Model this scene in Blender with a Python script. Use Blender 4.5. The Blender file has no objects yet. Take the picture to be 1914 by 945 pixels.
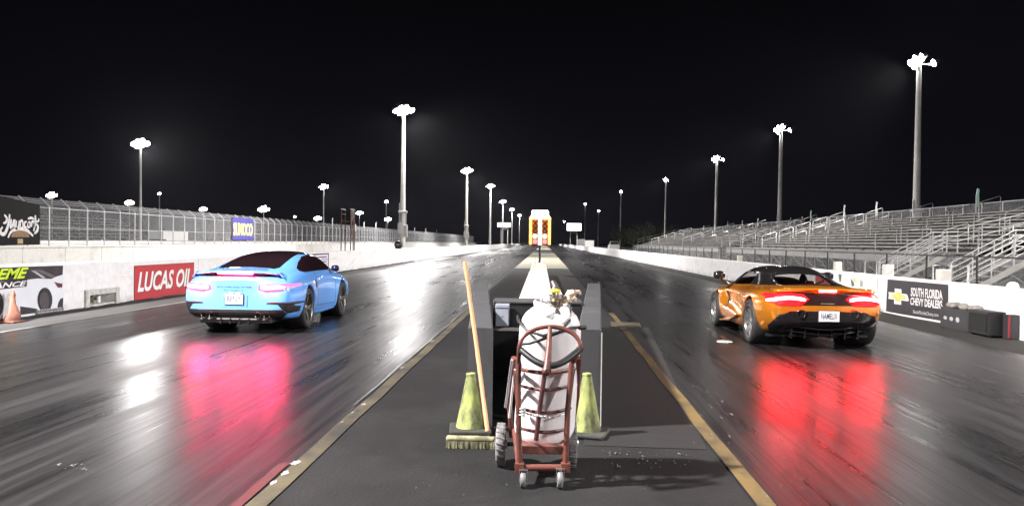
import bpy, bmesh, math, random
import numpy as np
from mathutils import Vector, Matrix
from mathutils.bvhtree import BVHTree
random.seed(7)
PI = math.pi
S = bpy.context.scene
COL = S.collection

# ------------------------------------------------------------------ camera
FPX, CXP, CYP, HCAM = 1506.1, 957.0, 472.5, 1.556
YAW, PITCH, ROLL = math.radians(-2.296), math.radians(-0.779), math.radians(0.681)
_cy, _sy = math.cos(YAW), math.sin(YAW)
C_F = Vector((math.cos(PITCH)*_sy, math.cos(PITCH)*_cy, math.sin(PITCH)))
_r = Vector((_cy, -_sy, 0)); _u = _r.cross(C_F)
C_R = _r*math.cos(ROLL) + _u*math.sin(ROLL)
C_U = -_r*math.sin(ROLL) + _u*math.cos(ROLL)
cam = bpy.data.cameras.new('camera'); camo = bpy.data.objects.new('camera', cam); COL.objects.link(camo)
cam.sensor_width = 36.0; cam.lens = 36.0*FPX/1914.0; cam.clip_start = 0.05; cam.clip_end = 6000
M = Matrix.Identity(4)
for i in range(3):
    M[i][0], M[i][1], M[i][2] = C_R[i], C_U[i], -C_F[i]
M[0][3], M[1][3], M[2][3] = 0, 0, HCAM
camo.matrix_world = M
S.camera = camo

# ------------------------------------------------------------------ world (night sky with faint glow near the horizon) and exposure
W = bpy.data.worlds.new('World'); S.world = W; W.use_nodes = True
wn = W.node_tree; wn.nodes.clear()
wo = wn.nodes.new('ShaderNodeOutputWorld'); wb = wn.nodes.new('ShaderNodeBackground')
wc = wn.nodes.new('ShaderNodeTexCoord'); wsx = wn.nodes.new('ShaderNodeSeparateXYZ'); wr = wn.nodes.new('ShaderNodeValToRGB')
wn.links.new(wc.outputs['Generated'], wsx.inputs[0]); wn.links.new(wsx.outputs['Z'], wr.inputs[0])
wr.color_ramp.elements[0].position = 0.0; wr.color_ramp.elements[0].color = (0.0046, 0.0042, 0.0066, 1)
wr.color_ramp.elements[1].position = 0.36; wr.color_ramp.elements[1].color = (0.0009, 0.0008, 0.0012, 1)
e = wr.color_ramp.elements.new(0.13); e.color = (0.0027, 0.0026, 0.0044, 1)
wn.links.new(wr.outputs[0], wb.inputs[0]); wb.inputs[1].default_value = 1.0
wn.links.new(wb.outputs[0], wo.inputs[0])
S.view_settings.view_transform = 'Standard'; S.view_settings.look = 'None'
S.view_settings.exposure = 0.0; S.view_settings.gamma = 1.0
S.render.engine = 'CYCLES'
S.cycles.use_denoising = True
S.cycles.max_bounces = 8; S.cycles.transparent_max_bounces = 24
S.cycles.sample_clamp_indirect = 6.0
S.cycles.use_light_tree = True

# ------------------------------------------------------------------ pixel -> world
def ray(px, py): return C_F + C_R*((px-CXP)/FPX) + C_U*((CYP-py)/FPX)
CAM = Vector((0, 0, HCAM))
def atX(px, py, X): d = ray(px, py); return CAM + d*(X/d.x)
def atY(px, py, Y): d = ray(px, py); return CAM + d*(Y/d.y)
def atZ(px, py, Z=0.0): d = ray(px, py); return CAM + d*((Z-HCAM)/d.z)

# ------------------------------------------------------------------ materials
MATS = {}
def new_mat(name):
    m = bpy.data.materials.new(name); m.use_nodes = True
    return m, m.node_tree, m.node_tree.nodes['Principled BSDF']
def mat(name, col, rough=0.5, metal=0.0, var=0.15, scale=6.0, bump=0.0, bscale=60.0, coat=0.0, spec=0.5, stretch=None, coords='Object'):
    if name in MATS: return MATS[name]
    m, t, b = new_mat(name)
    b.inputs['Roughness'].default_value = rough; b.inputs['Metallic'].default_value = metal
    b.inputs['Specular IOR Level'].default_value = spec
    if coat: b.inputs['Coat Weight'].default_value = coat; b.inputs['Coat Roughness'].default_value = 0.04
    tc = t.nodes.new('ShaderNodeTexCoord'); mp = t.nodes.new('ShaderNodeMapping')
    t.links.new(tc.outputs[coords], mp.inputs[0])
    if stretch: mp.inputs['Scale'].default_value = stretch
    n = t.nodes.new('ShaderNodeTexNoise'); n.inputs['Scale'].default_value = scale; n.inputs['Detail'].default_value = 6
    t.links.new(mp.outputs[0], n.inputs[0])
    r = t.nodes.new('ShaderNodeValToRGB')
    r.color_ramp.elements[0].position = 0.3; r.color_ramp.elements[1].position = 0.7
    r.color_ramp.elements[0].color = tuple(c*(1-var) for c in col)+(1,)
    r.color_ramp.elements[1].color = tuple(min(1, c*(1+var)) for c in col)+(1,)
    t.links.new(n.outputs[0], r.inputs[0]); t.links.new(r.outputs[0], b.inputs['Base Color'])
    if bump:
        n2 = t.nodes.new('ShaderNodeTexNoise'); n2.inputs['Scale'].default_value = bscale; n2.inputs['Detail'].default_value = 4
        t.links.new(mp.outputs[0], n2.inputs[0])
        bp = t.nodes.new('ShaderNodeBump'); bp.inputs['Strength'].default_value = bump; bp.inputs['Distance'].default_value = 0.01
        t.links.new(n2.outputs[0], bp.inputs['Height']); t.links.new(bp.outputs[0], b.inputs['Normal'])
    MATS[name] = m; return m
def emat(name, col, strength, base=(0.02, 0.02, 0.02)):
    if name in MATS: return MATS[name]
    m, t, b = new_mat(name)
    b.inputs['Base Color'].default_value = base+(1,); b.inputs['Roughness'].default_value = 0.3
    b.inputs['Emission Color'].default_value = col+(1,); b.inputs['Emission Strength'].default_value = strength
    MATS[name] = m; return m
def worn_mat(name, col, dirt, rough, lo=0.45, hi=0.62, scale=5.0, metal=0.0, stretch=None, bump=0.2):
    """paint with dirt / rust patches of their own shape"""
    m = mat(name, col, rough, metal, 0.08, 8.0, bump, 40.0, stretch=None)
    t = m.node_tree; b = t.nodes['Principled BSDF']
    src = b.inputs['Base Color'].links[0].from_socket
    tc = t.nodes.new('ShaderNodeTexCoord'); mp = t.nodes.new('ShaderNodeMapping')
    if stretch: mp.inputs['Scale'].default_value = stretch
    t.links.new(tc.outputs['Object'], mp.inputs[0])
    n = t.nodes.new('ShaderNodeTexNoise'); n.inputs['Scale'].default_value = scale; n.inputs['Detail'].default_value = 9; n.inputs['Roughness'].default_value = 0.65
    t.links.new(mp.outputs[0], n.inputs[0])
    r = t.nodes.new('ShaderNodeValToRGB'); r.color_ramp.elements[0].position = lo; r.color_ramp.elements[1].position = hi
    t.links.new(n.outputs[0], r.inputs[0])
    mx = t.nodes.new('ShaderNodeMixRGB'); mx.inputs[2].default_value = dirt+(1,)
    t.links.new(r.outputs[0], mx.inputs[0]); t.links.new(src, mx.inputs[1]); t.links.new(mx.outputs[0], b.inputs['Base Color'])
    return m

def track_mat():
    """rubbered, glossy drag lane: streaks along Y in colour, gloss and relief"""
    m, t, b = new_mat('rubbered_asphalt')
    L = t.links.new
    geo = t.nodes.new('ShaderNodeNewGeometry')
    def noise(sx, sy, scale, det=5, rough=0.6):
        mp = t.nodes.new('ShaderNodeMapping'); mp.inputs['Scale'].default_value = (sx, sy, 1)
        L(geo.outputs['Position'], mp.inputs[0])
        n = t.nodes.new('ShaderNodeTexNoise'); n.inputs['Scale'].default_value = scale; n.inputs['Detail'].default_value = det; n.inputs['Roughness'].default_value = rough
        L(mp.outputs[0], n.inputs[0]); return n.outputs[0]
    def mrange(s, a, b_, c, d):
        r = t.nodes.new('ShaderNodeMapRange'); r.inputs[1].default_value = a; r.inputs[2].default_value = b_; r.inputs[3].default_value = c; r.inputs[4].default_value = d
        L(s, r.inputs[0]); return r.outputs[0]
    def math_(op, a, b_):
        n = t.nodes.new('ShaderNodeMath'); n.operation = op
        for i, v in enumerate((a, b_)):
            if isinstance(v, (int, float)): n.inputs[i].default_value = v
            else: L(v, n.inputs[i])
        return n.outputs[0]
    broad = noise(1.0, 0.035, 1.3, 4)       # wide rubber bands
    fine = noise(1.0, 0.02, 9.0, 6, 0.7)    # narrow tyre lines
    grain = noise(1, 0.7, 45, 4)
    blot = noise(1, 0.45, 0.9, 5)
    sx = t.nodes.new('ShaderNodeSeparateXYZ'); L(geo.outputs['Position'], sx.inputs[0])
    wob = math_('ADD', sx.outputs['X'], mrange(noise(0.15, 0.03, 3.0, 3), 0.3, 0.7, -0.18, 0.18))
    groove = None
    for xc in (-5.85, -4.22, 3.36, 4.95):
        d = mrange(math_('ABSOLUTE', math_('SUBTRACT', wob, xc), 0.0), 0.22, 0.50, 1.0, 0.0)
        groove = d if groove is None else math_('MAXIMUM', groove, d)
    v0 = math_('ADD', math_('MULTIPLY', broad, 0.40), math_('MULTIPLY', fine, 0.60))
    v = math_('SUBTRACT', v0, math_('MULTIPLY', groove, 0.055))
    cr = t.nodes.new('ShaderNodeValToRGB')
    cr.color_ramp.elements[0].position = 0.40; cr.color_ramp.elements[0].color = (0.008, 0.0078, 0.0082, 1)
    cr.color_ramp.elements[1].position = 0.60; cr.color_ramp.elements[1].color = (0.027, 0.0255, 0.026, 1)
    L(v, cr.inputs[0]); L(cr.outputs[0], b.inputs['Base Color'])
    rg = math_('ADD', mrange(v, 0.40, 0.60, 0.25, 0.40), mrange(blot, 0.35, 0.65, -0.02, 0.04))
    L(rg, b.inputs['Roughness'])
    thin = noise(1.0, 0.012, 26.0, 4, 0.7)
    sp_l = math_('MULTIPLY', mrange(thin, 0.36, 0.62, 0.35, 1.25), mrange(fine, 0.38, 0.62, 0.75, 1.15))
    L(math_('MULTIPLY', sp_l, 0.40), b.inputs['Specular IOR Level'])
    h = math_('ADD', math_('MULTIPLY', fine, 0.6), math_('MULTIPLY', grain, 0.13))
    bp = t.nodes.new('ShaderNodeBump'); bp.inputs['Strength'].default_value = 0.13; bp.inputs['Distance'].default_value = 0.012
    L(h, bp.inputs['Height']); L(bp.outputs[0], b.inputs['Normal'])
    return m
M_TRACK = track_mat()
M_MED = worn_mat('median_asphalt', (0.0095, 0.0092, 0.0096), (0.020, 0.0192, 0.0192), 0.78, 0.44, 0.70, 0.9, stretch=(1, 0.6, 1), bump=0.6)
for _m in (M_MED,): _m.node_tree.nodes['Principled BSDF'].inputs['Specular IOR Level'].default_value = 0.22
M_MED2 = worn_mat('painted_guard_shadow', (0.007, 0.0068, 0.007), (0.011, 0.0106, 0.0106), 0.7, 0.5, 0.66, 1.4, bump=0.3)
M_SHL = worn_mat('shoulder_asphalt', (0.075, 0.072, 0.070), (0.045, 0.043, 0.042), 0.8, 0.45, 0.65, 0.7, stretch=(1, 0.2, 1), bump=0.4)
M_SHR = worn_mat('shoulder_asphalt_dark', (0.040, 0.037, 0.032), (0.028, 0.026, 0.024), 0.8, 0.45, 0.65, 0.7, stretch=(1, 0.2, 1), bump=0.4)
M_GND = worn_mat('infield_ground', (0.050, 0.048, 0.044), (0.030, 0.035, 0.018), 0.9, 0.45, 0.6, 0.06, bump=0.3)
M_PAD = worn_mat('concrete_pad', (0.21, 0.188, 0.13), (0.14, 0.125, 0.095), 0.7, 0.5, 0.75, 0.6, stretch=(1, 0.2, 1))
M_YEL = worn_mat('yellow_line_paint', (0.125, 0.082, 0.026), (0.036, 0.029, 0.020), 0.65, 0.42, 0.66, 3.2, stretch=(1, 0.5, 1))
M_YELL = worn_mat('yellow_line_paint_faded', (0.078, 0.064, 0.034), (0.024, 0.022, 0.019), 0.65, 0.40, 0.62, 3.2, stretch=(1, 0.5, 1))
M_RED = worn_mat('red_strip_colour', (0.085, 0.018, 0.02), (0.04, 0.035, 0.035), 0.6, 0.5, 0.66, 2.5, stretch=(1, 0.35, 1))
M_WHP = worn_mat('white_line_paint', (0.28, 0.275, 0.265), (0.07, 0.068, 0.066), 0.6, 0.42, 0.60, 1.2, stretch=(1, 0.2, 1))
M_CHIP = mat('white_paint_chip', (0.24, 0.225, 0.22), 0.7, 0, 0.5, 45)
M_WALL = worn_mat('white_concrete_paint', (0.74, 0.72, 0.72), (0.50, 0.48, 0.46), 0.6, 0.56, 0.80, 1.1, stretch=(1, 0.5, 2.2), bump=0.12)
def wall_grime(m):
    t = m.node_tree; b = t.nodes['Principled BSDF']; L = t.links.new; src = b.inputs['Base Color'].links[0].from_socket
    tc = t.nodes.new('ShaderNodeTexCoord'); sp = t.nodes.new('ShaderNodeSeparateXYZ'); L(tc.outputs['Object'], sp.inputs[0])
    def nz(sc, x, y, z):
        mp = t.nodes.new('ShaderNodeMapping'); mp.inputs['Scale'].default_value = (x, y, z); L(tc.outputs['Object'], mp.inputs[0])
        n = t.nodes.new('ShaderNodeTexNoise'); n.inputs['Scale'].default_value = sc; n.inputs['Detail'].default_value = 7; n.inputs['Roughness'].default_value = 0.65; L(mp.outputs[0], n.inputs[0]); return n.outputs[0]
    def mr(s_, a, b_, c, d):
        r = t.nodes.new('ShaderNodeMapRange'); r.inputs[1].default_value = a; r.inputs[2].default_value = b_; r.inputs[3].default_value = c; r.inputs[4].default_value = d; L(s_, r.inputs[0]); return r.outputs[0]
    def mu(a, b_, op='MULTIPLY'):
        n = t.nodes.new('ShaderNodeMath'); n.operation = op; L(a, n.inputs[0]); L(b_, n.inputs[1]); return n.outputs[0]
    splash = mu(mr(sp.outputs['Z'], 0.0, 0.24, 1.0, 0.0), mr(nz(3.0, 1, 1, 1), 0.40, 0.66, 0.0, 0.75))
    scrape = mu(mr(nz(5.0, 1, 0.10, 3.0), 0.60, 0.70, 0.0, 0.5), mr(sp.outputs['Z'], 0.25, 0.75, 1.0, 0.25))
    drip = mr(nz(4.0, 1, 1.5, 0.12), 0.62, 0.76, 0.0, 0.22)
    f = mu(mu(splash, scrape, 'MAXIMUM'), drip, 'MAXIMUM')
    mx = t.nodes.new('ShaderNodeMixRGB'); mx.inputs[2].default_value = (0.16, 0.145, 0.135, 1); L(f, mx.inputs[0]); L(src, mx.inputs[1]); L(mx.outputs[0], b.inputs['Base Color'])
wall_grime(M_WALL)
M_WALL2 = worn_mat('white_barrier_paint', (0.66, 0.64, 0.60), (0.45, 0.43, 0.40), 0.65, 0.52, 0.75, 0.8, bump=0.1)
M_GALV = mat('galvanised_steel', (0.42, 0.42, 0.43), 0.45, 0.6, 0.12, 4)
M_ALU = mat('aluminium_plank', (0.245, 0.235, 0.215), 0.45, 0.3, 0.18, 3)
M_ALUD = mat('aluminium_fascia', (0.13, 0.127, 0.124), 0.5, 0.2, 0.15, 2)
M_RAIL = mat('aluminium_rail', (0.36, 0.355, 0.345), 0.4, 0.3, 0.1, 5)
M_POLE = mat('concrete_pole', (0.42, 0.41, 0.39), 0.75, 0, 0.12, 2)
M_BLK = mat('black_plastic', (0.012, 0.012, 0.013), 0.45, 0, 0.2, 9)
M_BLKM = mat('black_metal', (0.02, 0.02, 0.021), 0.4, 0.3, 0.2, 9)
M_DKG = mat('dark_grey_paint', (0.035, 0.035, 0.037), 0.55, 0, 0.15, 5, 0.1)
M_WHT = mat('white_gloss_paint', (0.80, 0.79, 0.78), 0.35, 0, 0.04, 3)
M_RUSTW = worn_mat('weathered_brown_wood', (0.16, 0.085, 0.06), (0.07, 0.04, 0.03), 0.8, 0.45, 0.6, 3)
def chain_mat():
    m, t, b = new_mat('chain_link_mesh'); L = t.links.new
    b.inputs['Base Color'].default_value = (0.50, 0.50, 0.50, 1); b.inputs['Metallic'].default_value = 0.0; b.inputs['Roughness'].default_value = 0.5
    geo = t.nodes.new('ShaderNodeNewGeometry'); sp = t.nodes.new('ShaderNodeSeparateXYZ'); L(geo.outputs['Position'], sp.inputs[0])
    def mth(op, a, b_=None):
        n = t.nodes.new('ShaderNodeMath'); n.operation = op
        for i, v in enumerate((a, b_)):
            if v is None: continue
            if isinstance(v, (int, float)): n.inputs[i].default_value = v
            else: L(v, n.inputs[i])
        return n.outputs[0]
    hs = mth('ADD', sp.outputs['X'], sp.outputs['Y'])
    outs = []
    for sg in ('ADD', 'SUBTRACT'):
        d = mth(sg, hs, sp.outputs['Z']); f = mth('FRACT', mth('MULTIPLY', d, 1/0.075)); outs.append(mth('LESS_THAN', f, 0.085))
    a = mth('MAXIMUM', outs[0], outs[1])
    L(a, b.inputs['Alpha'])
    return m
M_CHAIN = chain_mat()
def glass_mat(name, tint, mix=0.25, rough=0.02):
    m, t, b = new_mat(name); L = t.links.new
    t.nodes.remove(b)
    o = t.nodes['Material Output']; tr = t.nodes.new('ShaderNodeBsdfTransparent'); gl = t.nodes.new('ShaderNodeBsdfGlossy')
    tr.inputs[0].default_value = tint+(1,); gl.inputs['Roughness'].default_value = rough
    lw_ = t.nodes.new('ShaderNodeLayerWeight'); pw = t.nodes.new('ShaderNodeMath'); pw.operation = 'POWER'; pw.inputs[1].default_value = 4.0; L(lw_.outputs['Facing'], pw.inputs[0])
    fr = t.nodes.new('ShaderNodeMapRange'); fr.inputs[3].default_value = 0.05; fr.inputs[4].default_value = 0.7; L(pw.outputs[0], fr.inputs[0])
    mx = t.nodes.new('ShaderNodeMixShader'); L(fr.outputs[0], mx.inputs[0]); L(tr.outputs[0], mx.inputs[1]); L(gl.outputs[0], mx.inputs[2]); L(mx.outputs[0], o.inputs[0])
    MATS[name] = m; return m

# ------------------------------------------------------------------ mesh helpers
class MB:
    def __init__(s): s.v = []; s.f = []; s.smooth = []
    def add(s, vs, fs, sm=False):
        o = len(s.v); s.v += [tuple(v) for v in vs]
        for f in fs: s.f.append(tuple(i+o for i in f)); s.smooth.append(sm)
        return s
    def box(s, a, b):
        (x0, y0, z0), (x1, y1, z1) = a, b
        x0, x1 = min(x0, x1), max(x0, x1); y0, y1 = min(y0, y1), max(y0, y1); z0, z1 = min(z0, z1), max(z0, z1)
        return s.add([(x0,y0,z0),(x1,y0,z0),(x1,y1,z0),(x0,y1,z0),(x0,y0,z1),(x1,y0,z1),(x1,y1,z1),(x0,y1,z1)],
                     [(0,3,2,1),(4,5,6,7),(0,1,5,4),(1,2,6,5),(2,3,7,6),(3,0,4,7)])
    def bbox(s, a, b, c=0.01):
        """bevelled box"""
        bm = bmesh.new(); bmesh.ops.create_cube(bm, size=1)
        for v in bm.verts:
            v.co = Vector([(a[i]+b[i])/2 + v.co[i]*abs(b[i]-a[i]) for i in range(3)])
        bmesh.ops.bevel(bm, geom=list(bm.edges), offset=c, segments=2, affect='EDGES', profile=0.5)
        bm.verts.index_update(); s.add([v.co[:] for v in bm.verts], [[v.index for v in f.verts] for f in bm.faces]); bm.free(); return s
    def tube(s, pts, r, n=8, closed=False, caps=True):
        pts = [Vector(p) for p in pts]; m = len(pts)
        rs = r if isinstance(r, (list, tuple)) else [r]*m
        vs = []; up = None
        for i, p in enumerate(pts):
            if closed: d = pts[(i+1) % m]-pts[i-1]
            else: d = pts[min(i+1, m-1)]-pts[max(i-1, 0)]
            d.normalize()
            if up is None:
                up = Vector((0, 0, 1)) if abs(d.z) < 0.9 else Vector((1, 0, 0))
            a = d.cross(up)
            if a.length < 1e-5: a = d.orthogonal()
            a.normalize(); bb = a.cross(d).normalized(); up = bb
            for k in range(n):
                t = 2*PI*k/n; vs.append(p + (a*math.cos(t)+bb*math.sin(t))*rs[i])
        fs = []
        for i in range(m if closed else m-1):
            j = (i+1) % m
            for k in range(n): fs.append((i*n+k, i*n+(k+1) % n, j*n+(k+1) % n, j*n+k))
        s.add(vs, fs, True)
        if caps and not closed:
            s.add([vs[k] for k in range(n)], [tuple(range(n))[::-1]]); s.add(vs[-n:], [tuple(range(n))])
        return s
    def bar(s, p, q, w, h):
        """rectangular bar from p to q"""
        p, q = Vector(p), Vector(q); d = (q-p).normalized(); up = Vector((0,0,1)) if abs(d.z) < 0.95 else Vector((0,1,0))
        a = d.cross(up).normalized()*w/2; b = a.cross(d).normalized()*h/2
        vs = [p-a-b, p+a-b, p+a+b, p-a+b, q-a-b, q+a-b, q+a+b, q-a+b]
        return s.add(vs, [(0,1,2,3),(7,6,5,4),(0,4,5,1),(1,5,6,2),(2,6,7,3),(3,7,4,0)])
    def lathe(s, prof, n=24, c=(0,0,0), axis='Z', sm=True):
        vs = []
        for r, z in prof:
            for k in range(n):
                t = 2*PI*k/n; x, y = r*math.cos(t), r*math.sin(t)
                p = (x, y, z) if axis == 'Z' else ((z, x, y) if axis == 'X' else (x, z, y))
                vs.append((p[0]+c[0], p[1]+c[1], p[2]+c[2]))
        fs = []
        for i in range(len(prof)-1):
            for k in range(n): fs.append((i*n+k, i*n+(k+1) % n, (i+1)*n+(k+1) % n, (i+1)*n+k))
        return s.add(vs, fs, sm)
    def prism(s, poly, off):
        """poly: list of 3D points in a plane, off: vector"""
        n = len(poly); p = [Vector(q) for q in poly]; q = [a+Vector(off) for a in p]
        return s.add(p+q, [tuple(range(n)), tuple(range(n, 2*n))[::-1]] + [(i, n+i, n+(i+1) % n, (i+1) % n) for i in range(n)])
    def build(s, name, material, parent=None):
        me = bpy.data.meshes.new(name); me.from_pydata(s.v, [], s.f)
        me.polygons.foreach_set('use_smooth', s.smooth); me.update()
        bm = bmesh.new(); bm.from_mesh(me); bmesh.ops.recalc_face_normals(bm, faces=bm.faces); bm.to_mesh(me); bm.free()
        me.materials.append(material)
        return link(name, me, parent)
def link(name, me, parent=None):
    o = bpy.data.objects.new(name, me); COL.objects.link(o)
    if parent is not None: o.parent = parent
    return o
def tag(o, label, cat, group=None):
    o['label'] = label; o['category'] = cat
    if group: o['group'] = group
    return o
def thing(name, label, cat, loc=(0,0,0), rz=0, group=None):
    o = bpy.data.objects.new(name, None); COL.objects.link(o); o.location = loc; o.rotation_euler = (0, 0, rz); o.empty_display_size = 0.2
    return tag(o, label, cat, group)
def struct(name, mb, m, parent=None):
    o = mb.build(name, m, parent)
    if parent is None: o['kind'] = 'structure'
    return o
def copy_tree(o, parent=None):
    c = o.copy(); COL.objects.link(c); c.parent = parent
    for ch in o.children: copy_tree(ch, c)
    return c
TXT = {}
def text_geo(s, bold=0.0, shear=0.0):
    """letters as flat geometry, normalised to 0..1 in u and v"""
    k = (s, bold, shear)
    if k in TXT: return TXT[k]
    cu = bpy.data.curves.new('letters', 'FONT'); cu.body = s; cu.offset = bold; cu.shear = shear; cu.resolution_u = 3
    ob = bpy.data.objects.new('letters', cu); COL.objects.link(ob)
    bpy.context.view_layer.update()
    me = bpy.data.meshes.new_from_object(ob.evaluated_get(bpy.context.evaluated_depsgraph_get()))
    co = np.array([v.co[:] for v in me.vertices]); lo = co.min(0); hi = co.max(0)
    uv = [((x-lo[0])/(hi[0]-lo[0]), (y-lo[1])/(hi[1]-lo[1])) for x, y, _ in co]
    fs = [tuple(p.vertices) for p in me.polygons]
    bpy.data.objects.remove(ob); bpy.data.curves.remove(cu); bpy.data.meshes.remove(me)
    TXT[k] = (uv, fs); return TXT[k]
def letters(name, s, fn, material, parent, bold=0.0, shear=0.0):
    """fn maps (u, v) in 0..1 to a 3D point"""
    uv, fs = text_geo(s, bold, shear)
    mb = MB(); mb.add([fn(u, v) for u, v in uv], fs); return mb.build(name, material, parent)

# ================================================================== SETTING
XL, HL, XR, HR = -9.81, 1.01, 8.08, 0.84
YL_, YR_ = -1.66, 1.42
FAR = 900
def sheet(x0, x1, y0, y1, z): 
    n = 12; ys = [y0+(y1-y0)*(i/n)**2 for i in range(n+1)]
    mb = MB(); vs = []; fs = []
    for i, y in enumerate(ys):
        vs += [(x0, y, z), (x1, y, z)]
        if i: fs.append((2*i-2, 2*i-1, 2*i+1, 2*i))
    mb.add(vs, fs); return mb
struct('ground', MB().add([(-420,-90,-0.02),(420,-90,-0.02),(420,1500,-0.02),(-420,1500,-0.02)], [(0,1,2,3)]), M_GND)
struct('racing_lane', sheet(-8.75, YL_-0.09, -20, FAR, 0.0), M_TRACK)
struct('racing_lane', sheet(YR_+0.0, 7.0, -20, FAR, 0.0), M_TRACK)
struct('track_shoulder', sheet(XL, -8.75, -20, FAR, 0.0), M_SHL)
struct('track_shoulder', sheet(7.0, XR, -20, FAR, 0.0), M_SHR)
struct('median_strip', sheet(YL_-0.09, YR_, -20, FAR, 0.0), M_MED)
# guard's cast shadow painted as darker colour, and lighter pads down the median
pt = [atZ(x, y) for x, y in ((1126, 612), (1213, 612), (1322, 840), (1090, 832))]
struct('painted_guard_shadow', MB().add([(p.x, p.y, 0.004) for p in pt], [(0,1,2,3)]), M_MED2)
struct('concrete_pad', MB().add([(-1.75,48,0.004),(1.45,48,0.004),(1.45,112,0.004),(-1.75,112,0.004)], [(0,1,2,3)]), M_PAD)
struct('concrete_pad', MB().add([(-1.75,170,0.004),(1.45,170,0.004),(1.45,420,0.004),(-1.75,420,0.004)], [(0,1,2,3)]), M_PAD)
# painted lines
def line(name, pts, w, z, m):
    mb = MB(); vs = []; fs = []
    for i, (x, y) in enumerate(pts):
        j = 0.012*math.sin(i*2.3)
        vs += [(x-w/2+j, y, z), (x+w/2+j*0.6, y, z)]
        if i: fs.append((2*i-2, 2*i-1, 2*i+1, 2*i))
    mb.add(vs, fs); return struct(name, mb, m)
line('yellow_line', [(YL_+0.0, 2+i*1.0) for i in range(0, 20)], 0.125, 0.008, M_YELL)
line('yellow_line', [(1.33+0.012*max(0, y-4), y) for y in [2+i*1.0 for i in range(0, 17)]], 0.115, 0.008, M_YEL)
line('red_strip', [(YL_-0.115, 2+i*0.7) for i in range(0, 6)], 0.07, 0.008, M_RED)  # short narrow strip coloured red, just outside the left line
line('white_line', [(-8.72, 9+i*2.0) for i in range(0, 60)], 0.10, 0.008, M_WHP)
line('white_line', [(YL_-0.11, 7.5+i*1.2) for i in range(0, 40)], 0.022, 0.008, M_WHP)
for px, py, w, d in ((552,867,0.10,0.20),(533,886,0.07,0.16),(510,905,0.05,0.14),(679,757,0.06,0.12),(660,772,0.04,0.08),(752,688,0.06,0.15),(808,638,0.09,0.25),(640,790,0.03,0.07)):
    p = atZ(px, py); mb = MB(); n = 15
    mb.add([(p.x+w/2*math.cos(2*PI*k/n)*random.uniform(.35,1.0), p.y+d/2*math.sin(2*PI*k/n)*random.uniform(.35,1.1), 0.012) for k in range(n)], [tuple(range(n))])
    o = mb.build('paint_chip', M_CHIP); o['kind'] = 'stuff'; tag(o, 'white worn paint fragments on the yellow line left of median', 'paint chips', 'paint fragments on the left median line')
# yellow cross mark by the right guard
pt = [atZ(x, y) for x, y in ((1140, 602), (1195, 604), (1200, 613), (1143, 612))]
struct('yellow_line', MB().add([(p.x, p.y, 0.012) for p in pt], [(0,1,2,3)]), M_YELL)

# scattered white scuffs and flakes
rs = random.Random(11)
def scuffs(name, label, boxes, zz):
    mb = MB()
    for x0, y0, x1, y1, n, size in boxes:
        for _ in range(n):
            p = atZ(rs.uniform(x0, x1), rs.uniform(y0, y1)); r = size*rs.uniform(0.3, 1.0)**2; el = rs.uniform(1, 3.5); m_ = 6; a0 = rs.uniform(-.25, .25)
            mb.add([(p.x+r*math.cos(2*PI*k/m_)*rs.uniform(.6, 1)*0.6+a0*0.02, p.y+r*el*math.sin(2*PI*k/m_)*rs.uniform(.6, 1), zz) for k in range(m_)], [tuple(range(m_))])
    o = mb.build(name, mat('scuff_white', (0.15, 0.148, 0.145), 0.7, 0, 0.4, 40)); o['kind'] = 'stuff'; tag(o, label, 'scuffs')
scuffs('paint_scuff', 'white scuffs scattered over the right lane beside the median line', [(1290,720,1420,830,38,0.016),(1330,650,1400,760,16,0.012),(1420,830,1500,930,14,0.014)], 0.010)
scuffs('paint_scuff', 'white scrapes and flecks on the dark median behind the cart', [(1120,838,1290,876,70,0.014),(700,870,960,930,14,0.007),(1090,880,1260,930,12,0.007),(640,760,830,880,14,0.007)], 0.010)
scuffs('paint_scuff', 'short white scratches on the left lane in the foreground', [(105,868,165,880,18,0.018),(60,840,420,940,16,0.008)], 0.010)

# ------------------------------------------------------------------ concrete walls along the track
def wall_profile(side):  # cross-section x offsets away from the track, z
    t = 0.42
    return [(0.0, 0.0), (0.0, None), (t, None), (t, 0.0)]
def wall(name, label, X, H, side, cuts, m, openings=()):
    root = thing(name, label, 'wall', (0, 0, 0))
    t = 0.42*side
    for a, b in zip(cuts[:-1], cuts[1:]):
        g = 0.008
        hole = [o for o in openings if o[0] >= a and o[1] <= b]
        mb = MB()
        def seg(y0, y1, z0, z1):
            c = 0.018
            pr = [(X, z0), (X, z1-c), (X+side*c, z1), (X+t-side*c, z1), (X+t, z1-c), (X+t, z0)]
            mb.add([(x, y0, z) for x, z in pr]+[(x, y1, z) for x, z in pr],
                   [tuple(range(6)), tuple(range(6, 12))[::-1]]+[(i, 6+i, 6+(i+1) % 6, (i+1) % 6) for i in range(6)])
        if hole:
            y0, y1, zt = hole[0]
            seg(a+g, y0, 0, H); seg(y1, b-g, 0, H)
            mb.box((X, y0, zt), (X+t, y1, H-0.0))
        else: seg(a+g, b-g, 0, H)
        mb.build('wall_panel', m, root)
    return root
pa, pb = atX(165, 565, XL), atX(214, 565, XL)
HOLE = (pa.y, pb.y, atX(190, 549, XL).z)
lw = wall('concrete_wall', 'long white concrete wall along the left lane, with sponsor banners', XL, HL, -1,
     [-6, 4, 11.5, 15.9, 22.5, 29.5, 37.8, 46, 54, 62, 70, 85, 100, 120, 140, 170, 200, 250, 300, 400, 600], M_WALL, [HOLE])
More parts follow.
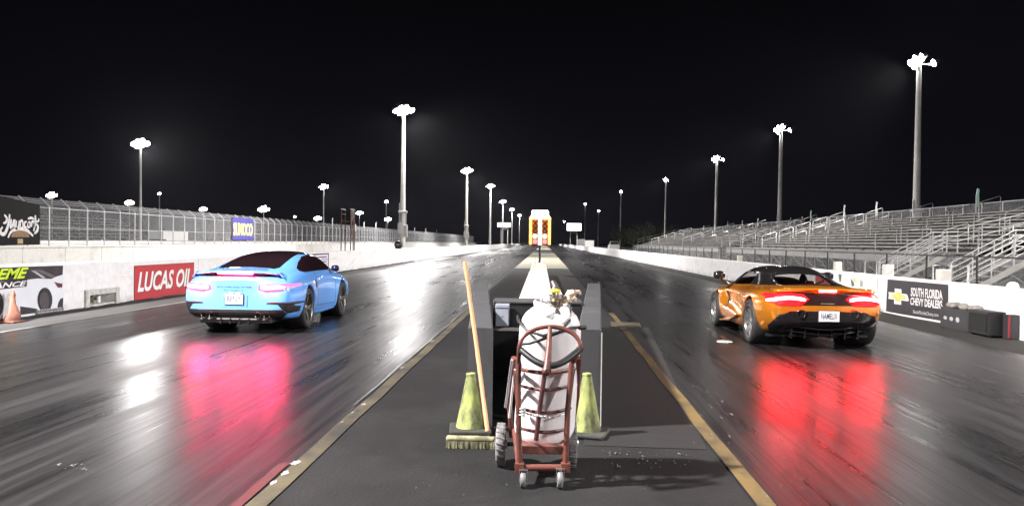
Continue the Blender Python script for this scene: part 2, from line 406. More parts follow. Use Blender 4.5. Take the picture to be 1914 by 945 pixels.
rw = wall('concrete_wall', 'long white concrete wall along the right lane, in front of the bleachers', XR, HR, 1,
     [-6, 2, 8, 14, 20, 26, 32, 38, 46, 54, 62, 70, 85, 100, 120, 140, 170, 200, 250, 300, 400, 600], M_WALL)
# rough frame round the opening
mb = MB(); y0, y1, zt = HOLE; d = 0.05
mb.bbox((XL+d, y0-0.16, 0.0), (XL-0.02, y0, zt+0.12), 0.015); mb.bbox((XL+d, y1, 0.0), (XL-0.02, y1+0.14, zt+0.12), 0.015); mb.bbox((XL+d-0.004, y0+0.002, zt), (XL-0.02, y1-0.002, zt+0.116), 0.012)
mb.build('opening_frame', mat('raw_concrete', (0.48, 0.46, 0.43), 0.8, 0, 0.25, 9, 0.3), lw)
mb = MB(); mb.box((XL+0.0, y0+0.005, 0.02), (XL-0.42, y1-0.005, 0.09)); mb.build('opening_sill', MATS['raw_concrete'], lw)
mb = MB(); mb.tube([(XL-0.15, y0+(y1-y0)*0.62, 0.09), (XL-0.15, y0+(y1-y0)*0.62, zt)], 0.045, 10)
tag(mb.build('white_post', M_WHT), 'short white post inside the opening of the left wall', 'post')
mb = MB()
for k in range(160):
    c = Vector((XL-0.22+random.gauss(0, .06), y0+(y1-y0)*0.25+random.gauss(0, .16), 0.1+abs(random.gauss(0, .12)))); s_ = random.uniform(.02, .05)
    a = Vector((random.gauss(0,1), random.gauss(0,1), random.gauss(0,1))).normalized()*s_; b = a.orthogonal().normalized()*s_*0.5
    mb.add([c-a, c+b, c+a, c-b], [(0,1,2,3)])
tag(mb.build('weed_clump', mat('weed_green', (0.06, 0.075, 0.03), 0.7, 0, 0.4, 20)), 'clump of weeds growing inside the opening of the left wall', 'weeds')['kind'] = 'stuff'
# low kerb of broken asphalt at the foot of the left wall
mb = MB(); yv = 9.0; vs = []; fs = []; i = 0
while yv < 60:
    w = 0.10+0.08*random.random(); h = 0.03+0.03*random.random()
    vs += [(XL+0.002, yv, 0.004), (XL+0.002, yv, h), (XL+w*0.6, yv, h*0.8), (XL+w, yv, 0.004)]
    if i:
        for k in range(3): fs.append((4*i-4+k, 4*i-3+k, 4*i+1+k, 4*i+k))
    i += 1; yv += 0.35
mb.add(vs, fs); struct('asphalt_edge', mb, mat('asphalt_crumble', (0.03, 0.029, 0.028), 0.9, 0, 0.3, 12, 0.5))

# ------------------------------------------------------------------ floodlight poles
M_LENS = emat('floodlight_glow', (1.0, 0.97, 0.95), 130.0)
M_LENSW = emat('warm_floodlight_glow', (1.0, 0.90, 0.82), 45.0)
def lum_meshes():
    sh = MB(); sh.lathe([(0.02,-0.34),(0.12,-0.33),(0.16,-0.2),(0.27,-0.02),(0.285,0.0),(0.265,0.0)], 16)
    o = sh.build('floodlight', mat('floodlight_shell', (0.30, 0.30, 0.31), 0.4, 0.7)); me1 = o.data; bpy.data.objects.remove(o)
    res = []
    for m in (M_LENS, M_LENSW):
        ln = MB(); ln.lathe([(0.26, 0.0), (0.235, 0.07), (0.17, 0.13), (0.09, 0.16), (0.001, 0.17)], 16)
        o = ln.build('lens', m); res.append(o.data); bpy.data.objects.remove(o)
    return me1, res[0], res[1]
ME_SHELL, ME_LENS, ME_LENSW = lum_meshes()
HEADS_A = [(-0.75, 0.0), (-0.30, 0.28), (0.18, 0.34), (-0.35, -0.22), (0.25, -0.12), (0.72, 0.02)]
HEADS_B = [(-0.62, -0.02), (-0.28, 0.30), (0.18, 0.42), (-0.12, 0.0), (-0.36, -0.26), (1.02, 0.0)]
HEADS_C = [(-0.35, 0.0), (0.35, 0.0), (0.0, 0.25)]
def flood_pole(label, x, y, h, heads, aim, energy, group, warm=False, r0=0.27, boxes=False, scale=1.0, size=128, extra=None):
    root = thing('floodlight_pole', label, 'floodlight pole', (x, y, 0), 0, group)
    MB().tube([(0,0,0), (0,0,h*0.35), (0,0,h-0.1)], [r0, r0*0.85, r0*0.55], 14).build('pole', M_POLE, root)
    ax = MB(); lo = min(a for a, _ in heads)*scale; hi = max(a for a, _ in heads)*scale
    ax.bar((lo, 0.16, h-0.05), (hi, 0.16, h-0.05), 0.09, 0.09); ax.bar((0, 0.16, h-0.35*scale), (0, 0.16, h+0.40*scale), 0.08, 0.08); ax.build('cross_arm', M_GALV, root)
    d = (Vector(aim)-Vector((x, y, h))).normalized(); q = d.to_track_quat('Z', 'Y')
    for a, b in heads:
        o = link('floodlight', ME_SHELL, root); o.location = (a*scale, -0.08, h+b*scale); o.scale = (scale,)*3
        o.rotation_euler = q.to_euler()
        link('lens', ME_LENSW if warm else ME_LENS, o)
    if boxes:
        b = MB(); b.bbox((-0.42,-0.3,2.2), (-0.14,0.1,3.2)); b.bbox((0.16,-0.3,1.9), (0.44,0.1,3.0)); b.bbox((-0.40,-0.25,4.1),(0.40,0.2,4.28), 0.03); b.build('switch_box', M_GALV, root)
        b = MB(); b.tube([(-0.30,-0.1,3.2),(-0.30,-0.1,5.0)], 0.04, 8); b.tube([(0.30,-0.1,3.0),(0.30,-0.1,4.2)], 0.04, 8); b.build('conduit', M_GALV, root)
    for am, en in ([(aim, energy)] if energy else [])+(extra or []):
        L = bpy.data.lights.new('floodlight_beam', 'SPOT'); L.energy = en; L.spot_size = math.radians(size); L.spot_blend = 1.0; L.shadow_soft_size = 0.45
        L.color = (1.0, 0.90, 0.80) if warm else (1.0, 0.965, 0.955)
        d = (Vector(am)-Vector((x, y, h))).normalized()
        lo_ = bpy.data.objects.new('floodlight_beam', L); COL.objects.link(lo_); lo_.parent = root
        lo_.location = (d.x*0.8, d.y*0.8-0.08, h+d.z*0.8); lo_.rotation_euler = d.to_track_quat('-Z', 'Y').to_euler()
    return root
GL, GR, GP = 'floodlight poles along the left wall', 'floodlight poles behind the bleachers', 'floodlight poles over the pits'
XPL = -13.0
rowL = [(755,205),(873,318),(917,347),(940,376),(957,391),(971,402)]
nthL = ['nearest of the floodlight poles along the left wall, with switch boxes on its shaft', 'second floodlight pole from the camera along the left wall', 'third floodlight pole from the camera along the left wall',
        'fourth floodlight pole along the left wall, above the far lit board', 'fifth floodlight pole along the left wall, far down the track', 'sixth floodlight pole along the left wall, just left of the start lights']
for (px, py), lb in zip(rowL, nthL):
    p = atX(px, py, XPL); flood_pole(lb, p.x, p.y, p.z-0.1, HEADS_A, (-2, p.y-4.5, 0), 95000, GL, boxes=p.y < 150, extra=[((-27, p.y-4, 0), 55000)] if p.y < 260 else None)
for yb, en in ((2.5, 76000), (-52.0, 50000)):
    flood_pole('tall floodlight pole behind the left wall, outside the picture' + (', beside the camera' if yb > 0 else ', far behind the camera'), XPL, yb, 14.6, HEADS_A, (-1, yb+8, 0), en, GL, extra=[((-27, yb+10, 0), 60000)])
rowR = [(1718,118),(1460,243),(1340,298),(1245,336),(1161,358)]
nthR = ['tallest floodlight pole at the far right, rising behind the near bleachers', 'second floodlight pole from the right, behind the end of the near bleachers', 'third floodlight pole from the right, behind the far bleachers',
        'fourth floodlight pole from the right, past the far bleachers', 'fifth floodlight pole from the right, beside the dark trees']
XPR = 27.0
for (px, py), lb in zip(rowR, nthR):
    p = atX(px, py, XPR); flood_pole(lb, p.x, p.y, p.z, HEADS_B if p.y < 150 else HEADS_C, (0, p.y+3, 0), 76000, GR, boxes=p.y < 100, r0=0.3)
for yb, en in ((22.0, 52000), (-12.0, 38000)):
    flood_pole('tall floodlight pole behind the bleachers, outside the picture' + (', right of the frame' if yb > 0 else ', behind the camera'), XPR, yb, 14.0, HEADS_B, (-2, yb+3, 0), en, GR)
for px, py, X, lb in ((1094,381,17,'floodlight pole far down the right side, above the right lit board'), (1119,394,26,'short looking floodlight pole between the right lit board and the trees'), (1055,414,12.5,'farthest floodlight pole on the right, just left of the lit board')):
    p = atX(px, py, X); flood_pole(lb, p.x, p.y, p.z, HEADS_C, (2, p.y, 0), 0, 'far floodlight poles on the right')
pits = [(263,269,-52,1.25,'floodlight pole over the pits at far left, brightest left of the blue car'),(605,349,-52,1.1,'floodlight pole over the pits, above the wooden tower side of the fence'),(722,377,-52,1,'floodlight pole over the pits, just left of the nearest tall wall pole'),
        (493,391,-108,2.4,'low bright floodlight far off, above the blue and yellow fence banner'),(97,365,-132,1.6,'warm floodlight over the fence, right of the black script banner'),(242,379,-132,1.6,'warm floodlight low over the fence, left of the tall pit pole'),
        (298,362,-102,0.7,'small floodlight just right of the tall pit pole'),(380,391,-132,1.6,'small twin floodlights over the middle of the fence'),(594,408,-122,2.2,'small floodlight low over the fence, left of the second pit pole'),(551,405,-122,1,'tiny floodlight over the fence, between the low bright one and the pit pole'),
        (725,410,-88,2.0,'low pair of floodlights left of the nearest tall wall pole'),(672,398,-80,1.6,'slim floodlight pole just right of the wooden tower')]
for px, py, X, sc, lb in pits:
    p = atX(px, py, X)
    flood_pole(lb, p.x, p.y, p.z, HEADS_A if sc > 1 else HEADS_C, (X+20, p.y-6, 0), 40000 if X == -52 else 0, GP, warm=X < -100, r0=0.2, scale=sc)

# ------------------------------------------------------------------ left chain link fence on its white barrier
XF = -28.0
fence = thing('chain_link_fence', 'tall chain link fence with slanted top arms beyond the left wall', 'fence', (XF, 0, 0))
zb = 1.05; ztop = 3.28; dY = 1.905; Y0 = 40.7
post_me = None
yy = Y0-4*dY; k = 0
mbfar = MB()
while yy < 320:
    if yy < 122:
        if post_me is None:
            pm = MB(); pm.tube([(0,0,0),(0,0,ztop)], 0.044, 8); pm.tube([(0,0,ztop-0.02),(-0.50,-0.04,ztop+0.46)], 0.046, 8); o = pm.build('post', M_GALV, fence); post_me = o.data
        else: o = link('post', post_me, fence)
        o.location = (0, yy, 0)
    else:
        mbfar.tube([(0,yy,0),(0,yy,ztop)], 0.05, 5); mbfar.tube([(0,yy,ztop),(-0.46,yy,ztop+0.4)], 0.045, 5)
    yy += dY
o = mbfar.build('post', M_GALV, fence); o['kind'] = 'stuff'
for z, r in ((ztop-0.12, 0.028), (2.05, 0.022), (zb+0.08, 0.025)):
    MB().tube([(0.04, Y0-4*dY, z), (0.04, 120, z), (0.04, 320, z)], r, 6).build('rail', M_GALV, fence)
for u in (0.35, 0.65, 0.95):
    MB().tube([(-0.46*u, Y0-4*dY, ztop+0.4*u), (-0.46*u, 320, ztop+0.4*u)], 0.010, 4).build('top_wire', M_GALV, fence)
for y0, y1 in ((Y0-4*dY, 70), (70, 120), (120, 320)):
    MB().add([(0.02,y0,zb),(0.02,y1,zb),(0.02,y1,ztop),(0.02,y0,ztop)], [(0,1,2,3)]).build('mesh_panel', M_CHAIN, fence)
    MB().add([(0.0,y0,ztop),(0.0,y1,ztop),(-0.46,y1,ztop+0.4),(-0.46,y0,ztop+0.4)], [(0,1,2,3)]).build('mesh_panel', M_CHAIN, fence)
br = thing('barrier_wall', 'low white barrier of panels at the foot of the chain link fence', 'wall', (XF+0.3, 0, 0))
yy = 30.0
while yy < 320:
    L_ = 3.81 if yy < 110 else 12
    MB().bbox((0, yy+0.02, 0), (0.20, yy+L_-0.02, zb-0.12), 0.02).build('barrier_panel', M_WALL2, br)
    MB().bbox((-0.06, yy+0.01, zb-0.12), (0.26, yy+L_-0.01, zb), 0.02).build('barrier_cap', M_WALL2, br)
    yy += L_
bw = thing('barrier_wall', 'second white barrier farther back, seen through the chain link fence', 'wall', (-40.0, 0, 0))
yy = 50.0
while yy < 500:
    L_ = 6 if yy < 130 else 25
    MB().bbox((0, yy+0.02, 0), (0.3, yy+L_-0.02, 1.22), 0.03).build('barrier_panel', M_WALL2, bw); yy += L_
# black script banner on the fence
def onF(px, py, off=0.0): return atX(px, py, XF+0.12+off)
bn = thing('fence_banner', 'black banner with white script lettering and gold emblem on the left fence', 'banner', onF(35, 455))
def sub(p, root): return Vector(p)-Vector(root.location)
mb = MB(); mb.prism([sub(onF(x, y), bn) for x, y in ((-14,362),(74,383),(74,457),(-14,459))], (0.02,0,0)); mb.build('banner_sheet', mat('black_vinyl', (0.006, 0.006, 0.0055), 0.7, 0, 0.3, 2.5, spec=0.15), bn)
M_SCR = mat('script_white_print', (0.62, 0.60, 0.60), 0.6, 0, 0.25, 6); M_GOLD = mat('gold_print', (0.20, 0.115, 0.05), 0.6, 0, 0.3, 6)
def ribbon(pts, w, off, root, name, m, on=onF):
    """flat printed brush stroke through pixel points"""
    P = [sub(on(x, y, off), root) for x, y in pts]
    Q = []
    for i in range(len(P)-1):
        a, b_, c, d_ = P[max(i-1,0)], P[i], P[i+1], P[min(i+2, len(P)-1)]
        for t in (0, .25, .5, .75):
            Q.append(0.5*((2*b_)+(c-a)*t+(2*a-5*b_+4*c-d_)*t*t+(3*b_-a-3*c+d_)*t**3))
    Q.append(P[-1]); vs = []; fs = []
    for i, p in enumerate(Q):
        d_ = Q[min(i+1, len(Q)-1)]-Q[max(i-1, 0)]; nrm = Vector((0, -d_.z, d_.y)).normalized()
        ww = w*(0.45+0.55*math.sin(PI*(i+0.6)/(len(Q)+0.2)))
        vs += [p-nrm*ww/2, p+nrm*ww/2]
        if i: fs.append((2*i-2, 2*i-1, 2*i+1, 2*i))
    MB().add(vs, fs).build(name, m, root)
for pts, w in (([(8,401),(13,408),(11,415),(6,417)],.10), ([(18,400),(17,412),(13,428),(8,437),(2,436),(1,430),(5,424)],.13), ([(26,410),(24,420),(19,427)],.10), ([(21,409),(19,425)],.10),
               ([(28,410),(27,424),(29,428)],.09), ([(31,412),(30,425),(34,426),(36,412)],.09), ([(38,425),(38,414),(42,413),(43,425)],.09), ([(50,414),(46,416),(46,424),(50,424)],.09), ([(52,417),(52,424),(56,423),(56,415),(52,416)],.08),
               ([(59,424),(60,414),(64,416),(64,425)],.09), ([(66,402),(66,415),(63,432)],.11), ([(52,409),(58,407),(64,409)],.09), ([(72,408),(72,413),(67,414)],.08), ([(68,418),(71,424),(69,432),(64,436)],.12),
               ([(15,444),(21,433),(30,428),(38,427),(48,429),(55,434),(62,441)],.13)):
    ribbon(pts, w*1.55, 0.026, bn, 'script_stroke', M_SCR)
mb = MB(); cen = (38, 443); mb.add([sub(onF(cen[0]+17*math.cos(PI*k/14), cen[1]-13*math.sin(PI*k/14), 0.024), bn) for k in range(15)], [tuple(range(15))]); mb.build('emblem', M_GOLD, bn)
mb = MB(); mb.add([sub(onF(x, y, 0.028), bn) for x, y in ((33,446),(43,446),(43,455),(33,455))], [(0,1,2,3)]); mb.build('emblem', mat('pale_gold_print', (0.35, 0.25, 0.12), 0.6), bn)
# blue and yellow fuel banner
b2 = thing('fence_banner', 'blue banner with block of yellow lettering on the left fence', 'banner', onF(455, 447))
mb = MB(); mb.prism([sub(onF(x, y), b2) for x, y in ((434,406),(473,409),(473,448),(434,448))], (0.02,0,0)); mb.build('banner_sheet', mat('navy_vinyl', (0.035, 0.03, 0.16), 0.6, 0, 0.25, 2), b2)
c0, c1 = sub(onF(436.5, 440, 0.026), b2), sub(onF(472, 418, 0.026), b2)
M_YV = mat('yellow_print', (0.72, 0.66, 0.10), 0.6, 0, 0.1, 5)
letters('lettering', 'SUNOCO', lambda u, v: (c0.x, c0.y+(c1.y-c0.y)*u, c0.z+(c1.z-c0.z)*v), M_YV, b2, bold=0.022)
# wooden tower by the fence
XT = -23.0
tp = atX(650, 467, XT); tt = atX(650, 391, XT)
tw = thing('wooden_tower', 'weathered brown wooden lookout tower with railed top beside the fence', 'tower', (XT, tp.y, 0))
wd = 0.95
for sx in (-1, 1):
    for sy in (-1, 1): MB().bar((sx*0.55, sy*wd, 0), (sx*0.55, sy*wd, tt.z-0.05), 0.10, 0.10).build('post', M_RUSTW, tw)
for z in (tt.z, tt.z-0.55, tt.z-1.35):
    for sx in (-1, 1): MB().bar((sx*0.55, -wd-0.12, z), (sx*0.55, wd+0.12, z), 0.07, 0.10).build('rail', M_GALV if z == tt.z else M_RUSTW, tw)
for i in range(9):
    y = -wd+i*wd/4; MB().bar((0.56, y, tt.z-1.35), (0.56, y, tt.z), 0.03, 0.05).build('baluster', M_GALV, tw)
MB().bbox((-0.6, -wd, tt.z-1.45), (0.6, wd, tt.z-1.36), 0.01).build('platform', M_RUSTW, tw)
for i in range(7):
    y = -0.1+0.0*i; MB().bar((0.62, 0.0, 0.4+i*0.36), (0.62, 0.5, 0.4+i*0.36), 0.05, 0.04).build('rung', M_RUSTW, tw)
MB().bar((0.62, 0.0, 0), (0.62, 0.0, tt.z-1.0), 0.06, 0.16).build('ladder_rail', M_RUSTW, tw); MB().bar((0.62, 0.5, 0), (0.62, 0.5, tt.z-1.0), 0.06, 0.16).build('ladder_rail', M_RUSTW, tw)
MB().bar((0.56, -wd, tt.z-2.6), (0.56, wd, tt.z-1.5), 0.05, 0.12).build('brace', M_RUSTW, tw)
for i in range(5): MB().bbox((0.50, -wd+0.06+i*0.17, tt.z-2.5+0.15*(i % 2)), (0.53, -wd+0.20+i*0.17, tt.z-0.95-0.12*((i*2) % 3)), 0.004).build('side_board', M_RUSTW, tw)
MB().bbox((0.62, 0.75, tt.z-2.5), (0.66, 1.35, tt.z-1.7), 0.005).build('sign_plate', mat('pale_sign', (0.55, 0.53, 0.55), 0.6, 0, 0.2, 3), tw)
# black fixture resting on the left wall
p = atX(745, 455, XL-0.2)
fx = thing('wall_fixture', 'black round faced fixture resting on the left wall by the tall pole', 'fixture', (XL-0.2, p.y, HL))
MB().lathe([(0.02,-0.28),(0.20,-0.27),(0.26,-0.2),(0.26,0.15),(0.22,0.2),(0.2,0.12),(0.02,0.1)], 20, (0,0,0.27), 'Y').build('drum', M_BLK, fx)
MB().bbox((-0.2,-0.2,0.0), (0.2,0.1,0.06), 0.01).build('foot', M_BLK, fx)
MB().bbox((-0.12,-0.30,0.2), (0.08,-0.272,0.34), 0.004).build('face_plate', mat('grey_plate', (0.2,0.2,0.2), 0.5), fx)
# notice board standing before the left wall
p0, p1 = atX(575, 505, XL+0.25), atX(612.5, 473, XL+0.25)
nb = thing('notice_board', 'white notice board with dark purple border at the left wall, behind the blue car', 'notice board', (XL+0.25, p0.y, 0))
ya, yb_, z0_, z1_ = 0, p1.y-p0.y, 0.12, p1.z
MB().bbox((0,ya,z0_), (0.04,yb_,z1_), 0.004).build('board', mat('board_white', (0.70,0.66,0.72), 0.5, 0, 0.06, 3), nb)
M_PUR = mat('purple_print', (0.05, 0.03, 0.10), 0.5)
fr = MB(); fr.bar((0.045,ya,z1_-0.02),(0.045,yb_,z1_-0.02),0.02,0.05); fr.bar((0.045,ya+.02,z0_),(0.045,ya+.02,z1_),0.02,0.05); fr.bar((0.045,yb_-.02,z0_),(0.045,yb_-.02,z1_),0.02,0.06); fr.build('border', M_PUR, nb)
for i, zz in enumerate((0.80, 0.70, 0.60, 0.50, 0.42, 0.33)):
    MB().bar((0.043, ya+0.08, zz*z1_/0.95), (0.043, yb_-(0.1 if i % 2 else 0.3), zz*z1_/0.95), 0.004, 0.026 if i % 2 else 0.05).build('text_line', M_PUR, nb)
MB().bar((0.043, ya+0.1, 0.2), (0.043, yb_-0.06, 0.2), 0.004, 0.14).build('logo_block', mat('violet_print', (0.16,0.10,0.30), 0.5), nb)
MB().bar((0.0, ya+0.1, 0), (0.0, ya+0.1, z0_+0.02), 0.05, 0.05).build('leg', M_PUR, nb); MB().bar((0.0, yb_-0.1, 0), (0.0, yb_-0.1, z0_+0.02), 0.05, 0.05).build('leg', M_PUR, nb)

# ------------------------------------------------------------------ banners on the left wall
def onL(px, py, off=0.0): return atX(px, py, XL+0.010+off)
lb_ = thing('wall_banner', 'red banner with bold white italic lettering on the left wall beside the blue car', 'banner', onL(300, 560))
r0_, r1_ = onL(251, 520), onL(362, 520)
zt_ = onL(251, 497).z; zb_ = onL(251, 561).z
def rel(r, x, y, z): return (x-r.location.x, y-r.location.y, z-r.location.z)
MB().box(rel(lb_, XL+0.002, r0_.y, zb_), rel(lb_, XL+0.010, r1_.y, zt_)).build('banner_sheet', mat('red_vinyl', (0.46, 0.035, 0.045), 0.5, 0, 0.12, 2), lb_)
fw = r1_.y-r0_.y; hh = zt_-zb_
M_PWHT = mat('white_print', (0.78, 0.76, 0.75), 0.5, 0, 0.04, 3); M_PBLK = mat('black_print', (0.02, 0.018, 0.02), 0.5)
for off, dx, dz, m, nm in ((0.013, 0.03, -0.02, mat('dark_red_print', (0.09, 0.012, 0.02), 0.5), 'letter_shadow'), (0.016, 0, 0, M_PWHT, 'lettering')):
    letters(nm, 'LUCAS OIL', lambda u, v: rel(lb_, XL+off, r0_.y+fw*(0.045+0.905*u)+dx, zb_+hh*(0.22+0.60*v)+dz), m, lb_, bold=0.032, shear=0.28)
fr = MB()
for a, b in (((r0_.y, zb_), (r1_.y, zb_)), ((r0_.y, zt_), (r1_.y, zt_)), ((r0_.y, zb_), (r0_.y, zt_)), ((r1_.y, zb_), (r1_.y, zt_))):
    fr.bar(rel(lb_, XL+0.012, a[0], a[1]), rel(lb_, XL+0.012, b[0], b[1]), 0.006, 0.014)
fr.build('banner_edge', MATS['dark_red_print'], lb_)
# car print banner at the far left
cb = thing('wall_banner', 'banner printed with a white car under lime lettering, far left of the wall', 'banner', onL(60, 580))
def flat(name, pix, off, m): return MB().add([sub(onL(x, y, off), cb) for x, y in pix], [tuple(range(len(pix)))]).build(name, m, cb)
flat('banner_sheet', [(-150,505),(118,494.5),(119,581.5),(-150,617)], 0.002, mat('banner_pale', (0.66, 0.67, 0.70), 0.5, 0, 0.06, 2))
flat('car_print', [(-150,504),(118,496),(117,513),(104,517),(96,521),(70,520),(40,524),(-150,536)], 0.004, mat('banner_dark', (0.035, 0.025, 0.03), 0.5, 0, 0.3, 6))
M_SILV = mat('silver_print', (0.42, 0.40, 0.42), 0.5)
flat('car_print', [(58,505),(66,506),(86,519),(80,520)], 0.006, M_SILV)
flat('car_print', [(62,503),(80,505),(104,516),(98,519)], 0.006, mat('grey_print', (0.13, 0.11, 0.12), 0.5))
flat('car_print', [(101,526),(107,528),(117,530),(116,537),(108,537)], 0.006, mat('maroon_print', (0.10, 0.015, 0.03), 0.5))
flat('car_print', [(118,556),(113,558),(109,566),(107,576),(118,576)], 0.006, mat('banner_dark', (0,0,0)))
def ell(cx, cy, rx, ry, n=20): return [(cx+rx*math.cos(2*PI*k/n), cy+ry*math.sin(2*PI*k/n)) for k in range(n)]
flat('car_print', ell(84, 560, 14, 23), 0.006, M_PBLK); flat('car_print', ell(83, 562, 9, 17), 0.008, mat('wheel_print', (0.07, 0.055, 0.06), 0.5, 0, 0.5, 25))
flat('car_print', ell(-6, 568, 13, 24), 0.006, M_PBLK)
flat('car_print', [(38,572),(60,575),(70,577),(70,584),(38,588)], 0.006, MATS['banner_dark'])
flat('car_print', [(66,580),(119,574),(119,583),(66,589)], 0.010, mat('asphalt_print', (0.12, 0.11, 0.11), 0.6, 0, 0.4, 8))
def quadmap(a, b, c, d, off):   # pixel quad: left-bottom, right-bottom, right-top, left-top
    A, B, C_, D_ = [sub(onL(x, y, off), cb) for x, y in (a, b, c, d)]
    return lambda u, v: (A*(1-u)+B*u)*(1-v)+(D_*(1-u)+C_*u)*v
flat('letter_block', [(-150,510),(56,500),(54,520),(49,522),(-150,532)], 0.012, M_PBLK)
letters('lettering', 'EXTREME', quadmap((-88,527),(50,519.5),(54,499),(-84,507), 0.015), mat('lime_print', (0.55, 0.72, 0.03), 0.5), cb, bold=0.035, shear=0.25)
flat('letter_block', [(-80,535),(51,522),(50,535),(-80,549)], 0.012, M_PBLK)
letters('lettering', 'PERFORMANCE', quadmap((-120,550),(48,534),(50,524),(-118,539), 0.015), M_PWHT, cb, bold=0.025, shear=0.2)
for y_ in (578.5, 583):
    q = quadmap((70,y_+2.2),(116,y_-3.2),(116,y_-5.0),(70,y_+0.4), 0.013); u_ = 0.0
    while u_ < 0.95:
        w_ = random.uniform(.06,.16); MB().add([q(u_,0),q(min(1,u_+w_),0),q(min(1,u_+w_),1),q(u_,1)], [(0,1,2,3)]).build('fine_print', M_SILV, cb); u_ += w_+0.03
# crumpled orange cone by the left wall
p = atX(20, 590, XL+0.22); cn = thing('traffic_cone', 'crumpled orange traffic cone on the shoulder by the far left banner', 'traffic cone', (p.x, p.y, 0))
M_ORC = worn_mat('faded_orange_rubber', (0.26, 0.085, 0.05), (0.14, 0.075, 0.06), 0.6, 0.48, 0.62, 6)
mb = MB(); vs = []; fs = []; n = 18; rings = 9
for i in range(rings):
    t = i/(rings-1); z = 0.03+0.50*t; r = 0.125*(1-t)+0.03
    for k in range(n):
        a = 2*PI*k/n; rr = r*(1+0.22*math.sin(3*a+4*t)*(0.3+t)) ; sq = 0.6 if 0.3 < t < 0.7 else 0.85
        vs.append((rr*math.cos(a)*sq+0.05*math.sin(5*t), rr*math.sin(a)+0.16*t*t, z-0.05*t*math.sin(a)))
    if i:
        for k in range(n): fs.append(((i-1)*n+k, (i-1)*n+(k+1) % n, i*n+(k+1) % n, i*n+k))
mb.add(vs, fs, True).build('cone_body', M_ORC, cn)
MB().bbox((-0.16,-0.17,0.008),(0.16,0.17,0.04),0.012).build('base', M_ORC, cn)

# ------------------------------------------------------------------ banners on the right wall
def onR(px, py, off=0.0): return atX(px, py, XR-0.010-off)
rb = thing('wall_banner', 'black banner with gold cross emblem and white block lettering on the right wall', 'banner', onR(1715, 590))
def flatR(name, pix, off, m, root=None): 
    root = root or rb; return MB().add([sub(onR(x, y, off), root) for x, y in pix], [tuple(range(len(pix)))]).build(name, m, root)
flatR('banner_sheet', [(1659,521.5),(1772,531.5),(1772,609),(1656,581)], 0.002, mat('charcoal_vinyl', (0.026, 0.022, 0.025), 0.5, 0, 0.15, 3))
flatR('banner_hem', [(1652,581),(1760,599.5),(1760,603),(1651,584)], 0.004, M_PWHT)
def qmR(a, b, c, d, off, root=None):
    root = root or rb
    A, B, C_, D_ = [sub(onR(x, y, off), root) for x, y in (a, b, c, d)]
    return lambda u, v: (A*(1-u)+B*u)*(1-v)+(D_*(1-u)+C_*u)*v
bow = [(0,.28),(.3,.28),(.3,0),(.64,0),(.64,.28),(.97,.28),(1,.40),(.93,.72),(.66,.72),(.66,1),(.32,1),(.32,.72),(.0,.72),(.03,.5)]
q = qmR((1660,566),(1699,571),(1698,542),(1661,537), 0.006)
MB().add([q(u, v) for u, v in bow], [tuple(range(len(bow)))]).build('emblem', M_PWHT, rb)
q = qmR((1660,566),(1699,571),(1698,542),(1661,537), 0.010)
MB().add([q(.5+(u-.5)*.74, .5+(v-.5)*.62) for u, v in bow], [tuple(range(len(bow)))]).build('emblem', mat('gold_yellow_print', (0.62, 0.58, 0.16), 0.4), rb)
letters('lettering', 'SOUTH FLORIDA', qmR((1702,553),(1762,560),(1761,542),(1703,536.5), 0.006), M_PWHT, rb, bold=0.028)
letters('lettering', 'CHEVY DEALERS', qmR((1701,569),(1762,577.5),(1761,561.5),(1702,555), 0.006), M_PWHT, rb, bold=0.028)
letters('fine_print', 'SouthFloridaChevy.com', qmR((1706,587),(1755,594),(1754,585),(1707,578.5), 0.006), M_SILV, rb, bold=0.02)
r2 = thing('wall_banner', 'red banner on the right wall, partly hidden by the orange car roof', 'banner', onR(1530, 525))
flatR('banner_sheet', [(1524,507.5),(1548.5,511),(1548.5,539),(1524,534)], 0.002, MATS['red_vinyl'], r2)
r3 = thing('wall_banner', 'white banner with dark and green marks on the right wall above the orange car', 'banner', onR(1600, 540))
flatR('banner_sheet', [(1563,513),(1640,520),(1640,572),(1563,556)], 0.002, mat('cream_vinyl', (0.74, 0.76, 0.68), 0.5, 0, 0.05, 2), r3)
flatR('mark', [(1567,512),(1573,512.7),(1571.5,526),(1569,526)], 0.005, mat('slate_print', (0.10, 0.10, 0.11), 0.5), r3)
flatR('mark', [(1590,520),(1595,526),(1597,533),(1592,535),(1591,528)], 0.005, MATS['slate_print'], r3)
flatR('mark', [(1608,521),(1613,527),(1612,536),(1607,534)], 0.005, mat('sage_print', (0.30, 0.33, 0.25), 0.5), r3)
flatR('mark', [(1592,517),(1600,521),(1603,529),(1597,526)], 0.005, mat('lime_pale_print', (0.62, 0.70, 0.35), 0.5), r3)
